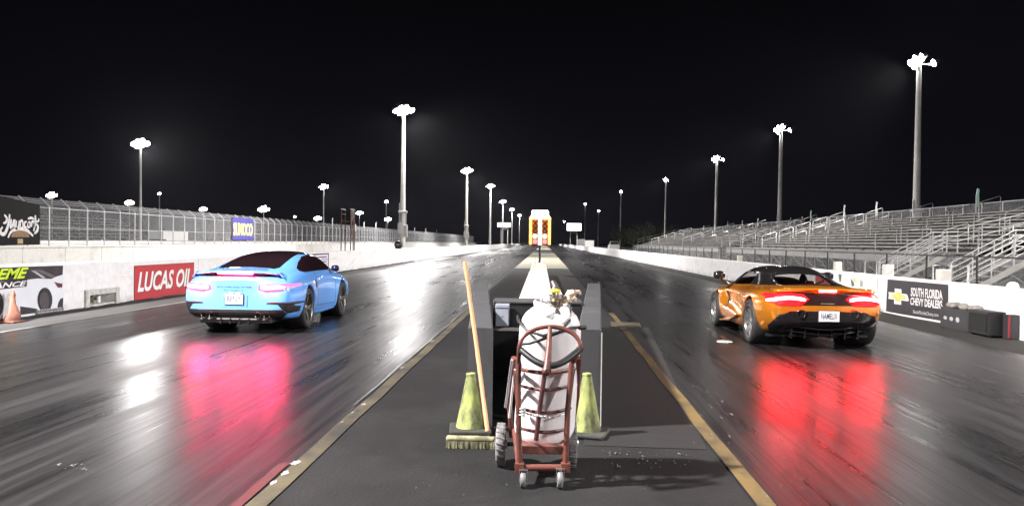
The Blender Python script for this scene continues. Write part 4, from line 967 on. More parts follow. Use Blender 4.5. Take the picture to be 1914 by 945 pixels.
# curved cage bars round the front of the tank
def hoop(y0, sag, xl, xr, r, m, nm, Yc=5.35, bulge=0.24):
    pts = []
    for k in range(15):
        t = k/14; px = xl+(xr-xl)*t; Y = Yc-bulge*math.sin(PI*t)
        pts.append(C(px, y0+sag*math.sin(PI*t), Y))
    MB().tube(pts, r, 8).build(nm, m, tc)
hoop(650, 33, 970, 1086, 0.022, M_BLK, 'rubber_ring', 5.12, 0.11)
hoop(688, 8, 966, 1074, 0.013, M_RUST, 'cage_hoop')
hoop(720, 8, 972, 1066, 0.011, M_RUSTD, 'cage_hoop')
hoop(762, 9, 972, 1066, 0.011, M_RUSTD, 'cage_hoop')
hoop(800, 7, 974, 1062, 0.011, M_RUSTD, 'cage_hoop')
MB().tube([C(1019,694,5.09), C(1010,755,5.10), C(1002,822,5.12)], 0.015, 8).build('cage_bar', M_RUSTD, tc)
MB().bbox(C(972,832,5.30)-Vector((0,0,0)), C(1056,824,5.66), 0.004).build('foot_plate', M_RUST, tc)
MB().bbox(C(966,842,5.40), C(1060,830,5.44), 0.004).build('axle_plate', M_GALV, tc)
# big side wheels
for px, py in ((936.5, 829), (1069, 830)):
    c_ = C(px, py, 5.60); wr_ = c_.z-0.003
    w = thing_w = MB(); w.lathe([(0.03,-0.032),(wr_-0.035,-0.034),(wr_-0.006,-0.03),(wr_,-0.012),(wr_,0.012),(wr_-0.006,0.03),(wr_-0.035,0.034),(0.03,0.032)], 28, (0,0,0), 'X')
    o = w.build('side_wheel', M_GTY, tc); o.location = c_
    t = MB()
    for k in range(22):
        a = 2*PI*k/22; t.bar((-0.028, (wr_-0.001)*math.cos(a), (wr_-0.001)*math.sin(a)), (0.028, (wr_-0.001)*math.cos(a+.08), (wr_-0.001)*math.sin(a+.08)), 0.012, 0.006)
    t.build('tread', M_GTY, o)
    MB().lathe([(0.001,-0.045),(0.03,-0.044),(0.035,0.0),(0.03,0.044),(0.001,0.045)], 14, (0,0,0), 'X').build('hub', M_CHR, o)
MB().tube([C(936.5,829,5.60), C(1069,830,5.60)], 0.014, 8).build('axle', M_BLKM, tc)
# casters
for px in (978, 1047):
    c_ = C(px, 895, 5.10); r = c_.z
    cs = MB().lathe([(0.012,-0.018),(r*0.8,-0.019),(r-0.002,-0.014),(r-0.001,0.0),(r-0.002,0.014),(r*0.8,0.019),(0.012,0.018)], 22, (0,0,0), 'X').build('caster_wheel', mat('grey_caster', (0.17,0.165,0.165), 0.5, 0, 0.25, 20), tc); cs.location = c_
    fk = MB()
    for s_ in (-1, 1): fk.bbox((s_*0.024-0.002,-0.02,-0.012),(s_*0.024+0.002,0.03,r+0.012),0.001)
    fk.bbox((-0.028,-0.02,r+0.008),(0.028,0.03,r+0.016),0.001); fk.lathe([(0.001,r+0.014),(0.016,r+0.014),(0.016,zbar-c_.z-0.015),(0.001,zbar-c_.z-0.015)], 10)
    fk.build('caster_fork', M_CHR, cs)
# grey pipe and chain
MB().tube([C(945,760,5.55), C(957,672,5.34)], 0.010, 8).build('side_pipe', M_GALV, tc)
MB().tube([C(952,780,5.5), C(962,690,5.3)], 0.008, 8).build('side_pipe', M_WHT, tc)
chn = MB(); P = []
for k in range(30):
    t = k/29; P.append(C(974+(1056-974)*t, 769+8*math.sin(PI*t)+(4 if t > .6 else 0), 5.30-0.23*math.sin(PI*t)))
for k in range(29):
    a, b = P[k], P[k+1]; d = (b-a).normalized(); o = d.cross(Vector((0,0,1))).normalized() if k % 2 else Vector((0,0,1)); m_ = (a+b)/2; l = (b-a).length*0.62
    chn.tube([m_+d*l*math.cos(2*PI*j/8)+o*0.007*math.sin(2*PI*j/8) for j in range(8)], 0.0028, 5, closed=True)
chn.build('chain', M_CHR, tc)
mb = MB()
for k in range(14):
    a = k*1.3; q = C(976,772,5.12); mb.tube([q+Vector((0.016*math.cos(a),0.012*math.sin(a),0.004*k-0.02)), q+Vector((0.02*math.cos(a+1.2),0.014*math.sin(a+1.2),0.004*k-0.015)), q+Vector((0.016*math.cos(a+2.4),0.012*math.sin(a+2.4),0.004*k-0.016))], 0.006, 5)
mb.build('tied_rag', mat('pale_rag', (0.50,0.48,0.46), 0.9, 0, 0.3, 30), tc)
# white tank
TB = C(1016, 822, 5.58); TT = C(1030, 600, 5.44); TT.z = 1.06
tk = thing('gas_tank', 'white gas tank with valve collar and black hose strapped on the cart', 'tank', (TB.x, TB.y+CY, TB.z+0.01)); ax = (TT-TB); Lt = ax.length
tk.rotation_euler = ax.to_track_quat('Z', 'Y').to_euler()
R = 0.209
MB().lathe([(0.001,0.0),(R*0.8,0.005),(R*0.96,0.04),(R,0.09),(R,Lt-0.13),(R*0.99,Lt-0.09),(R*0.94,Lt-0.045),(R*0.84,Lt-0.005),(R*0.68,Lt+0.028),(R*0.4,Lt+0.052),(0.001,Lt+0.06)], 40).build('cylinder', M_TANK, tk)
MB().lathe([(R*1.004,Lt*0.48-0.006),(R*1.012,Lt*0.48),(R*1.004,Lt*0.48+0.006)], 40).build('weld_seam', M_TANK, tk)
# collar: ring open at the front with cut outs
col = MB(); n = 30; vs = []; fs = []
for k in range(n+1):
    a = -PI/2+0.42+(2*PI-0.84)*k/n; top = Lt+0.098
    rr = R*0.52
    for r_, z in ((rr, Lt+0.02), (rr, top-0.012), (rr+0.006, top), (rr+0.014, top-0.012), (rr+0.006, Lt+0.02)): vs.append((r_*math.cos(a), r_*math.sin(a), z))
    if k:
        for j in range(4): fs.append(((k-1)*5+j, (k-1)*5+j+1, k*5+j+1, k*5+j))
col.add(vs, fs, True).build('collar', M_TANK, tk)
vl = MB(); vl.lathe([(0.001,0),(0.03,0),(0.03,0.03),(0.02,0.035),(0.02,0.075),(0.028,0.08),(0.028,0.105),(0.001,0.11)], 14, (0,-0.01,Lt+0.05)); vl.build('valve', M_CHR, tk)
MB().lathe([(0.001,-0.01),(0.034,-0.008),(0.036,0.008),(0.001,0.012)], 14, (0.01,-0.03,Lt+0.17)).build('valve_handle', mat('valve_yellow', (0.70,0.55,0.04), 0.5), tk)
MB().tube([(0.0,-0.03,Lt+0.10),(-0.04,-0.08,Lt+0.105),(-0.075,-0.10,Lt+0.13)], 0.014, 8).build('regulator_arm', M_CHR, tk)
MB().lathe([(0.001,-0.03),(0.026,-0.03),(0.03,0.0),(0.026,0.03),(0.001,0.03)], 12, (0.0,-0.075,Lt+0.105), 'Y').build('regulator', mat('dark_brass', (0.12,0.09,0.06), 0.4, 0.7), tk)
for s_ in (-1, 1):
    mb = MB(); mb.lathe([(0.001,0.03),(0.025,0.022),(0.04,0.0),(0.02,-0.02)], 12, (s_*0.055,-0.115,Lt+0.03)); mb.build('collar_foot', M_TANK, tk)
# hose on the tank
hz = thing('hose', 'black rubber hose draped round the shoulder of the white tank', 'hose', (0, CY, 0))
def hp(px, py, Y): return C(px, py, Y)
MB().tube([hp(1060,556,5.44), hp(1066,575,5.34), hp(1064,600,5.24), hp(1045,620,5.19), hp(1015,627,5.175), hp(985,617,5.22), hp(969,600,5.34), hp(968,590,5.46)], 0.0105, 8).build('hose_loop', M_HOSE, hz)
MB().tube([hp(972,643,5.22), hp(990,641,5.175), hp(1015,633,5.165), hp(1045,620,5.17), hp(1070,612,5.23), hp(1092,611,5.30)], 0.0105, 8).build('hose_loop', M_HOSE, hz)
MB().tube([hp(1083,612,5.27), hp(1094,611,5.305)], 0.015, 8).build('hose_nozzle', M_BLK, hz)
# torch gun and gloves on the tank top
tg = thing('torch_gun', 'chrome and black torch gun leaning on the tank collar', 'torch', (0, CY, 0))
MB().tube([C(1034,527,5.62), C(1046,556,5.52)], [0.020,0.030], 10).build('barrel', mat('dark_scorched_steel', (0.10,0.085,0.08), 0.5, 0.6, 0.4, 12), tg)
MB().tube([C(1036,538,5.56), C(1040,552,5.5), C(1036,564,5.45)], 0.015, 8).build('feed_pipe', M_CHR, tg)
MB().lathe([(0.001,-0.03),(0.03,-0.025),(0.036,0.01),(0.02,0.03)], 12, tuple(C(1041,552,5.49))).build('valve_body', M_CHR, tg)
MB().tube([C(1028,560,5.45), C(1052,561,5.45)], 0.009, 6).build('cross_pipe', M_CHR, tg)
gv = thing('work_gloves', 'pair of beige leather work gloves on top of the white tank', 'gloves', (0, CY, 0))
M_GLV = mat('beige_leather', (0.45,0.36,0.27), 0.8, 0, 0.25, 25, 0.3)
for a, b, c_ in (((1049,570,5.42),(1058,562,5.40),(1066,558,5.40)), ((1058,558,5.44),(1067,549,5.42),(1074,546,5.42))):
    MB().tube([C(*a), C(*b), C(*c_)], [0.020,0.034,0.022], 10).build('glove_palm', M_GLV, gv)
    for k in range(3): MB().tube([C(*c_)+Vector((0,0,-0.012+0.012*k)), C(c_[0]+8, c_[1]-3+2*k, c_[2]), C(c_[0]+11, c_[1]+1+2*k, c_[2])], [0.011,0.010,0.008], 7).build('glove_finger', M_GLV, gv)
tag(MB().tube([C(1046,574,5.38), C(1057,582,5.30), C(1060,596,5.26), C(1052,604,5.24)], [0.018,0.030,0.028,0.012], 9).build('rag', mat('white_rag', (0.66,0.64,0.62), 0.9, 0, 0.2, 20, 0.4)), 'crumpled white rag tucked beside the valve on the tank shoulder', 'rag').location = (0, CY, 0)

# ---- cones
M_CONE = worn_mat('dirty_lime_rubber', (0.28, 0.315, 0.09), (0.07, 0.072, 0.04), 0.7, 0.42, 0.64, 9, stretch=(1.4,1.4,0.55), bump=0.2)
M_CBASE = mat('black_cone_base', (0.03,0.031,0.026), 0.75, 0, 0.3, 8, 0.2)
def cone(label, px, pyb, pyt, lean, rz):
    p = atZ(px, pyb); o = thing('traffic_cone', label, 'traffic cone', (p.x, p.y, 0), rz, 'lime cones by the guard walls'); h = atY(px, pyt, p.y).z
    MB().bbox((-0.17,-0.17,0.006),(0.17,0.17,0.042),0.012).build('base', M_CBASE, o)
    vs = []; fs = []; n = 26; rings = 12
    for i in range(rings):
        t = i/(rings-1); z = 0.042+(h-0.042)*t; r = 0.118*(1-t)+0.034*t
        if t > 0.97: r *= 0.92
        for k in range(n):
            a = 2*PI*k/n; dent = 1-lean*0.16*math.exp(-((a-4.4)/0.35)**2)*math.sin(PI*min(1, t*1.15))
            vs.append((r*dent*math.cos(a), r*dent*math.sin(a), z+0.004*math.sin(3*a)))
        if i:
            for k in range(n): fs.append(((i-1)*n+k, (i-1)*n+(k+1) % n, i*n+(k+1) % n, i*n+k))
    m = MB(); m.add(vs, fs, True); m.build('cone_body', M_CONE, o)
    MB().lathe([(0.036,h-0.02),(0.040,h-0.01),(0.036,h+0.002),(0.026,h+0.003),(0.024,h-0.02)], 20).build('cone_tip', M_CONE, o)
    return o
cone('dirty lime green cone in front of the left guard wall, behind the broom head', 879, 806, 697, 1.0, 0.1)
cone('dirty lime green cone in front of the right guard wall', 1096, 812, 697, 0.4, -0.25)
# ---- broom
p = atZ(879, 836); hy = p.y
bm_ = thing('push_broom', 'push broom with orange wooden handle leaning on the left guard wall', 'broom', (0, hy, 0))
def Bp(px, py, Y): q = atY(px, py, Y); return Vector((q.x, q.y-hy, q.z))
x0, x1 = Bp(834,830,hy).x, Bp(925,826,hy).x
MB().bbox((x0, -0.035, 0.052), (x1, 0.045, 0.085), 0.012).build('head_block', worn_mat('grimy_wood', (0.30,0.28,0.16), (0.12,0.11,0.06), 0.8, 0.45, 0.62, 6), bm_)
br_ = MB(); rnd = random.Random(3)
for i in range(46):
    for j in range(5):
        xx = x0+0.008+(x1-x0-0.016)*i/45; yy = -0.028+0.016*j
        br_.bar((xx, yy, 0.055), (xx+rnd.uniform(-.006,.006), yy+rnd.uniform(-.012,.010), 0.002), 0.012, 0.012)
br_.build('bristles', worn_mat('grimy_bristle', (0.20,0.19,0.11), (0.08,0.075,0.05), 0.9, 0.45, 0.62, 12), bm_)
MB().tube([Bp(911.5,806,hy+0.02), Bp(890,640,hy+0.42), Bp(869,489,hy+0.60)], 0.0175, 12).build('handle', worn_mat('orange_broom_handle', (0.56,0.25,0.11), (0.36,0.20,0.12), 0.5, 0.52, 0.7, 7, stretch=(1,1,.3)), bm_)
# small flat marker on the right lane
p = atZ(1355, 638.5)
tag(MB().lathe([(0.001,0.014),(0.10,0.012),(0.13,0.004),(0.13,0.002)], 20, (p.x, p.y, 0.002)).build('lane_marker', mat('marker_white', (0.75,0.74,0.76), 0.25)), 'small flat white marker on the right lane beside the orange car', 'marker')

# ================================================================== CARS
def paint(name, col, metal, rough, fl=0.06):
    m = mat(name, col, rough, metal, fl, 90.0, coat=1.0); return m
def cage_mesh(stations, lev=3, rear_bow=0.03, front_bow=0.05):
    """stations: (y, zb, w1, (w2,z2)...(w8,z8), z9); returns bmesh of the smooth closed body"""
    bm = bmesh.new(); rings = []
    for st in stations:
        y, zb, w1 = st[0], st[1], st[2]; pr = [(0, zb), (w1, zb)]+list(st[3:-1])+[(0, st[-1])]
        R_ = [bm.verts.new((x, y, z)) for x, z in pr]
        L_ = [R_[0]]+[bm.verts.new((-x, y, z)) for x, z in pr[1:-1]]+[R_[-1]]
        rings.append((R_, L_))
    for (Ra, La), (Rb, Lb) in zip(rings[:-1], rings[1:]):
        for i in range(len(Ra)-1):
            bm.faces.new((Ra[i], Rb[i], Rb[i+1], Ra[i+1])); bm.faces.new((La[i], La[i+1], Lb[i+1], Lb[i]))
    for (R_, L_), bow in ((rings[0], -rear_bow), (rings[-1], front_bow)):
        n = len(R_); Cc = [R_[0]]+[bm.verts.new((0, R_[i].co.y+bow, R_[i].co.z)) for i in range(1, n-1)]+[R_[-1]]
        for i in range(n-1):
            for side in (R_, L_):
                f = [side[i], side[i+1], Cc[i+1], Cc[i]]; f = list(dict.fromkeys(f))
                if len(f) >= 3: bm.faces.new(f)
    bmesh.ops.recalc_face_normals(bm, faces=bm.faces)
    me = bpy.data.meshes.new('cage'); bm.to_mesh(me); bm.free()
    o = bpy.data.objects.new('cage', me); COL.objects.link(o); md = o.modifiers.new('s', 'SUBSURF'); md.levels = lev; md.render_levels = lev
    bpy.context.view_layer.update()
    m2 = bpy.data.meshes.new_from_object(o.evaluated_get(bpy.context.evaluated_depsgraph_get()))
    bpy.data.objects.remove(o); bpy.data.meshes.remove(me)
    out = bmesh.new(); out.from_mesh(m2); bpy.data.meshes.remove(m2); return out
def cut_planes(poly, axis):
    """convex poly in 2D -> list of (point, outward normal) in 3D. axis: projection axis 'x','y','z'"""
    n = len(poly); cx = sum(p[0] for p in poly)/n; cy = sum(p[1] for p in poly)/n; res = []
    for i in range(n):
        a, b = poly[i], poly[(i+1) % n]; nx, ny = (b[1]-a[1]), -(b[0]-a[0])
        if nx*(a[0]-cx)+ny*(a[1]-cy) < 0: nx, ny = -nx, -ny
        if axis == 'x': res.append((Vector((0, a[0], a[1])), Vector((0, nx, ny)).normalized()))
        elif axis == 'y': res.append((Vector((a[0], 0, a[1])), Vector((nx, 0, ny)).normalized()))
        else: res.append((Vector((a[0], a[1], 0)), Vector((nx, ny, 0)).normalized()))
    return res
def patch(bm, poly, axis, keep, off=0.004, depth=0.012):
    """cut the part of the body surface inside poly, set proud by off, with a rim"""
    b = bm.copy()
    bmesh.ops.delete(b, geom=[f for f in b.faces if not keep(f.calc_center_median())], context='FACES')
    for co, no in cut_planes(poly, axis):
        bmesh.ops.bisect_plane(b, geom=list(b.verts)+list(b.edges)+list(b.faces), plane_co=co, plane_no=no, clear_outer=True)
    b.normal_update()
    nrm = {v: v.normal.copy() for v in b.verts}
    for v in b.verts: v.co = v.co+nrm[v]*off
    be = [e for e in b.edges if e.is_boundary]
    if be and depth:
        r = bmesh.ops.extrude_edge_only(b, edges=be)
        nv = [g for g in r['geom'] if isinstance(g, bmesh.types.BMVert)]
        vm = {}
        for v in nv:
            src = min((u for e in v.link_edges for u in e.verts if u is not v and u in nrm), key=lambda u: (u.co-v.co).length)
            vm[v] = nrm[src]
        for v, n_ in vm.items(): v.co = v.co-n_*depth
    for f in b.faces: f.smooth = True
    return b
def put(bms, name, m, parent):
    if not isinstance(bms, (list, tuple)): bms = [bms]
    out = bmesh.new()
    for b in bms:
        me = bpy.data.meshes.new('t'); b.to_mesh(me); out.from_mesh(me); bpy.data.meshes.remove(me); b.free()
    me = bpy.data.meshes.new(name); out.to_mesh(me); out.free(); me.materials.append(m)
    o = link(name, me, parent)
    return o
def hole(bm, poly, axis, keep):
    for co, no in cut_planes(poly, axis):
        bmesh.ops.bisect_plane(bm, geom=list(bm.verts)+list(bm.edges)+list(bm.faces), plane_co=co, plane_no=no)
    pl = cut_planes(poly, axis); kill = []
    for f in bm.faces:
        c_ = f.calc_center_median()
        if keep(c_) and all((c_-co).dot(no) < 0 for co, no in pl): kill.append(f)
    bmesh.ops.delete(bm, geom=kill, context='FACES')
def circ(cy, cz, r, n=26): return [(cy+r*math.cos(2*PI*k/n), cz+r*math.sin(2*PI*k/n)) for k in range(n)]
def shell_edges(bm, d=0.03):
    """turn the rims of cut openings inwards"""
    bm.normal_update(); be = [e for e in bm.edges if e.is_boundary]; nrm = {v: v.normal.copy() for v in bm.verts}
    r = bmesh.ops.extrude_edge_only(bm, edges=be)
    for v in [g for g in r['geom'] if isinstance(g, bmesh.types.BMVert)]:
        src = [u for e in v.link_edges for u in e.verts if u is not v and u in nrm]
        if src: v.co = v.co-nrm[src[0]]*d
def rear_hit(bvh, x, z): 
    h = bvh.ray_cast(Vector((x, -4, z)), Vector((0, 1, 0)))[0]; return h.y if h else None
def wrap_rear(bvh, off):
    def fn(x, z):
        y = rear_hit(bvh, x, z); return (x, (y if y is not None else -1.0)-off, z)
    return fn
M_RIMD = mat('dark_alloy', (0.20,0.195,0.19), 0.30, 0.85, 0.1, 9); M_RIML = mat('bright_alloy', (0.52,0.51,0.50), 0.25, 0.9, 0.1, 9)
def wheel_parts(R, Wd, rim_r, nsp, style):
    """wheel pointing +X (outer face at +X); returns list of (name, mesh data, sub)"""
    h = Wd/2
    ty = MB(); ty.lathe([(rim_r,-h*0.9),(rim_r+0.02,-h),(R-0.03,-h*1.0),(R-0.008,-h*0.86),(R,-h*0.6),(R,h*0.6),(R-0.008,h*0.86),(R-0.03,h*1.0),(rim_r+0.02,h),(rim_r,h*0.9)], 44, axis='X')
    rm = MB(); rm.lathe([(rim_r+0.004,h*0.93),(rim_r-0.010,h*0.97),(rim_r-0.02,h*0.88),(rim_r-0.035,h*0.3),(rim_r-0.045,-h*0.8)], 44, axis='X')
    sp = MB()
    for k in range(nsp):
        a = 2*PI*k/nsp
        for da in ((-0.13, 0.13) if style == 'twin' else (0.0,)):
            a1 = a+da*1.15; a0 = a+da*0.35; w0, w1 = (0.020, 0.014) if style == 'twin' else (0.030, 0.022)
            def P(rr, aa, x): return Vector((x, rr*math.cos(aa), rr*math.sin(aa)))
            t0, t1 = Vector((0,-math.sin(a0),math.cos(a0))), Vector((0,-math.sin(a1),math.cos(a1)))
            A, B = P(0.05, a0, h*0.62), P(rim_r-0.012, a1, h*0.80)
            if style == 'twist': B = P(rim_r-0.012, a1+0.28, h*0.80)
            vs = [A-t0*w0, A+t0*w0, B+t1*w1, B-t1*w1]; vs += [v-Vector((0.03,0,0)) for v in vs]
            sp.add(vs, [(0,1,2,3),(4,7,6,5),(0,4,5,1),(1,5,6,2),(2,6,7,3),(3,7,4,0)])
    hb = MB(); hb.lathe([(0.001,h*0.70),(0.035,h*0.69),(0.06,h*0.62),(0.065,h*0.3)], 20, axis='X')
    dk = MB(); dk.lathe([(0.05,h*0.12),(rim_r*0.74,h*0.12),(rim_r*0.74,h*0.02),(0.05,h*0.02)], 30, axis='X')
    bk = MB(); bk.lathe([(0.001,-h*0.3),(rim_r-0.04,-h*0.3)], 30, axis='X')
    return ty, rm, sp, hb, dk, bk
def wheels(root, spots, rimm, lip, nsp, style, cal):
    cache = {}
    for x, y, R, Wd, rr in spots:
        key = (R, Wd, rr)
        w = bpy.data.objects.new('wheel', None); COL.objects.link(w); w.parent = root; w.location = (x, y, R); w.rotation_euler = (0, 0, 0 if x > 0 else PI); w.empty_display_size = 0.1
        if key not in cache:
            ty, rm, sp, hb, dk, bk = wheel_parts(R, Wd, rr, nsp, style)
            parts = [('tyre', ty, M_TYRE), ('rim', rm, lip), ('spokes', sp, rimm), ('hub', hb, rimm), ('brake_disc', dk, mat('brake_disc_steel', (0.22,0.20,0.19), 0.45, 0.7)), ('wheel_back', bk, M_BLK)]
            cache[key] = []
            for nm, g, m in parts:
                o = g.build(nm, m, w); cache[key].append((nm, o.data))
        else:
            for nm, me in cache[key]: link(nm, me, w)
def wells(root, spots, arch, inner=0.50, outer=0.86):
    for x, y, R in spots:
        s_ = 1 if x > 0 else -1
        MB().lathe([(0.001, s_*inner), (arch, s_*inner), (arch, s_*outer)], 32, (0, y, R), 'X').build('wheel_arch_liner', M_BLK, root)
def plate(root, bvh, text, x, z, w, h, frame_m):
    y = rear_hit(bvh, x, z)-0.012
    MB().bbox((x-w/2-0.012,y-0.006,z-h/2-0.012),(x+w/2+0.012,y+0.03,z+h/2+0.012),0.004).build('plate_frame', frame_m, root)
    o = MB().bbox((x-w/2,y-0.011,z-h/2),(x+w/2,y-0.007,z+h/2),0.0015).build('number_plate', mat('plate_white', (0.78,0.76,0.76), 0.35, 0, 0.04, 9), root)
    letters('plate_lettering', text, lambda u, v: (x-w*0.40+w*0.80*u, y-0.0135, z-h*0.28+h*0.60*v), mat('plate_ink', (0.05,0.05,0.09), 0.5), o, bold=0.02)
    return y

# ------------------------------------------------------------------ blue coupe
ST_B = [
 (-1.115,.34,.50,(.70,.36),(.80,.50),(.80,.66),(.73,.78),(.56,.845),(.38,.865),(.2,.875),.88),
 (-1.04,.25,.68,(.86,.30),(.925,.50),(.92,.70),(.83,.85),(.64,.915),(.44,.935),(.22,.945),.95),
 (-.78,.18,.74,(.90,.26),(.965,.48),(.965,.72),(.86,.90),(.70,.965),(.55,.99),(.28,1.005),1.01),
 (-.38,.15,.76,(.92,.24),(.985,.48),(.98,.74),(.87,.925),(.74,.99),(.61,1.05),(.32,1.085),1.095),
 (.08,.14,.76,(.92,.22),(.975,.46),(.97,.74),(.87,.925),(.755,1.00),(.63,1.135),(.36,1.19),1.20),
 (.6,.13,.76,(.88,.2),(.93,.42),(.93,.72),(.86,.90),(.765,.985),(.62,1.205),(.38,1.27),1.28),
 (1.2,.13,.76,(.86,.2),(.90,.42),(.90,.70),(.86,.87),(.78,.955),(.63,1.215),(.40,1.295),1.31),
 (1.7,.13,.76,(.86,.2),(.895,.42),(.895,.69),(.86,.85),(.785,.94),(.63,1.175),(.42,1.255),1.27),
 (2.1,.13,.76,(.87,.2),(.92,.42),(.92,.68),(.87,.83),(.80,.90),(.70,1.0),(.45,1.06),1.08),
 (2.45,.14,.74,(.89,.22),(.94,.44),(.94,.69),(.87,.83),(.75,.865),(.6,.86),(.4,.87),.88),
 (2.85,.15,.72,(.87,.24),(.925,.44),(.92,.65),(.85,.78),(.70,.81),(.55,.78),(.35,.76),.76),
 (3.2,.17,.66,(.80,.26),(.87,.42),(.86,.58),(.79,.69),(.64,.70),(.5,.67),(.3,.66),.66),
 (3.4,.24,.55,(.64,.30),(.72,.42),(.71,.50),(.64,.57),(.5,.58),(.4,.57),(.2,.57),.57)]
bA, bB = atZ(575, 609), atZ(637.5, 588)
blue = thing('sports_coupe', 'light blue sports coupe with lit tail lamps and rear wing in the left lane', 'car', (-5.03, 14.05, 0)); blue.scale = (0.955, 1, 1.03)
M_BLUE = paint('sky_blue_car_paint', (0.135, 0.36, 0.84), 0.0, 0.24)
M_DGL = mat('dark_tinted_glass', (0.012, 0.006, 0.008), 0.04, 0, 0.1, 2, spec=0.6)
M_GBLK = mat('gloss_black_trim', (0.010, 0.009, 0.010), 0.12, 0, 0.1, 6)
M_SBLK = mat('satin_black_trim', (0.016, 0.013, 0.014), 0.45, 0, 0.15, 9)
M_TAILB = emat('pink_red_tail_glow', (1.0, 0.09, 0.22), 3.2)
body = cage_mesh(ST_B)
for f in body.faces: f.smooth = True
full = body.copy(); bvh = BVHTree.FromBMesh(full)
WSB = [(0.79, 0.0, 0.345, 0.30, 0.255), (-0.79, 0.0, 0.345, 0.30, 0.255), (0.80, 2.45, 0.338, 0.25, 0.252), (-0.80, 2.45, 0.338, 0.25, 0.252)]
for y, R in ((0.0, .345), (2.45, .338)): hole(body, circ(y, R+0.01, R+0.045), 'x', lambda c_: abs(c_.x) > 0.55)
shell_edges(body, 0.035)
put(body, 'body', M_BLUE, blue)
rear = lambda c_: c_.y < -0.35
wells(blue, [(x, y, R) for x, y, R, _, _ in WSB], 0.385)
# roof, rear window, windscreen
top = lambda c_: c_.z > 0.93
put(patch(full, [(-.49,-.60),(.49,-.60),(.54,-.46),(.47,.80),(-.47,.80),(-.54,-.46)], 'z', top, 0.004), 'rear_window', M_DGL, blue)
put(patch(full, [(-.50,.815),(.50,.815),(.50,1.72),(-.50,1.72)], 'z', lambda c_: c_.z > 1.1, 0.004), 'roof_panel', M_GBLK, blue)
put(patch(full, [(-.52,1.74),(.52,1.74),(.66,2.22),(-.66,2.22)], 'z', lambda c_: c_.z > 0.9, 0.004), 'windscreen', M_DGL, blue)
for s_ in (-1, 1):
    sd = lambda c_, s_=s_: c_.x*s_ > 0.35 and c_.z > 0.88
    put(patch(full, [(-.10,.975),(.10,.950),(2.02,.940),(2.06,.975),(1.75,1.165),(1.25,1.232),(.70,1.205),(.25,1.115),(-.08,1.02)], 'x', sd, 0.005), 'side_window', M_DGL, blue)
    # tail lamp
    q = [(.40,.715),(.55,.675),(.80,.70),(.955,.76),(.955,.785),(.80,.805),(.55,.80),(.42,.775)]
    put(patch(full, [(s_*x, z) for x, z in q], 'y', lambda c_: c_.y < -0.45, 0.008, 0.02), 'tail_lamp', M_TAILB, blue)
    tl = blue.children[-1]; bl = MB(); pts = []
    for i in range(9):
        t = i/8; x = .46+(.84-.46)*t; z = .742+.012*t; yy = rear_hit(bvh, s_*x, z); pts.append((s_*x, (yy if yy is not None else -.8)-0.014, z))
    bl.tube(pts, [0.022]+[0.030]*6+[0.024, 0.014], 10); bl.build('lamp_core', emat('white_hot_tail_core', (1.0, 0.026, 0.085), 250.0), tl)
    # bumper vents
    put([patch(full, [(s_*x, z) for x, z in [(.55,.505),(.55,.485),(.97,.47),(.97,.50)]], 'y', rear, 0.004),
         patch(full, [(s_*x, z) for x, z in [(.72,.483),(.93,.478),(.955,.42),(.93,.335),(.86,.33),(.80,.40)]], 'y', rear, 0.003)], 'bumper_vent', M_SBLK, blue)
    put(patch(full, [(s_*x, z) for x, z in [(.60,.515),(.60,.506),(.96,.506),(.96,.515)]], 'y', rear, 0.003), 'reflector', mat('deep_red_reflector', (0.12,0.01,0.015), 0.3), blue)
    # twin exhaust tips
    for ex in (.40, .54):
        yy = rear_hit(bvh, s_*ex, 0.36) or -1.05
        MB().lathe([(0.052,0.12),(0.056,-0.02),(0.05,-0.022),(0.046,0.08),(0.001,0.09)], 20, (s_*ex, yy+0.01, 0.30), 'Y').build('exhaust_tip', mat('dark_chrome', (0.10,0.09,0.09), 0.2, 0.95), blue)
    # mirror
    mr = MB(); mr.lathe([(0.001,-0.085),(0.045,-0.07),(0.062,-0.015),(0.062,0.035),(0.045,0.07),(0.001,0.085)], 16, (s_*0.925, 1.80, 0.965), 'X'); mr.build('mirror', mat('navy_gloss', (0.01,0.012,0.04), 0.15), blue)
    MB().bar((s_*0.80,1.82,0.935),(s_*0.90,1.80,0.95),0.05,0.03).build('mirror_arm', M_SBLK, blue)
    # door seams, handle, sill
    sdd = lambda c_, s_=s_: c_.x*s_ > 0.6 and c_.z < 0.97
    dk = mat('panel_gap', (0.004,0.006,0.012), 0.8)
    for qd in ([(.62,.945),(.632,.945),(.60,.34),(.588,.34)], [(1.90,.93),(1.912,.93),(1.93,.30),(1.918,.30)], [(.59,.345),(1.93,.30),(1.93,.309),(.59,.354)]):
        put(patch(full, qd, 'x', sdd, 0.0012, 0.002), 'panel_gap', dk, blue)
    put(patch(full, [(.72,.80),(.96,.805),(.96,.825),(.72,.825)], 'x', sdd, 0.02, 0.02), 'door_handle', M_BLUE, blue)
    put(patch(full, [(-.02,.80),(-.30,.80),(-.26,.70),(-.10,.70)], 'x', lambda c_: False, 0) if False else patch(full, [(.44,.80),(.56,.82),(.55,.66),(.46,.66)], 'x', sdd, 0.002, 0.004), 'side_intake', M_SBLK, blue)
    put(patch(full, [(.42,.235),(2.03,.205),(2.03,.15),(.42,.15)], 'x', lambda c_, s_=s_: c_.x*s_ > 0.5, 0.010, 0.02), 'side_sill', M_BLUE, blue)
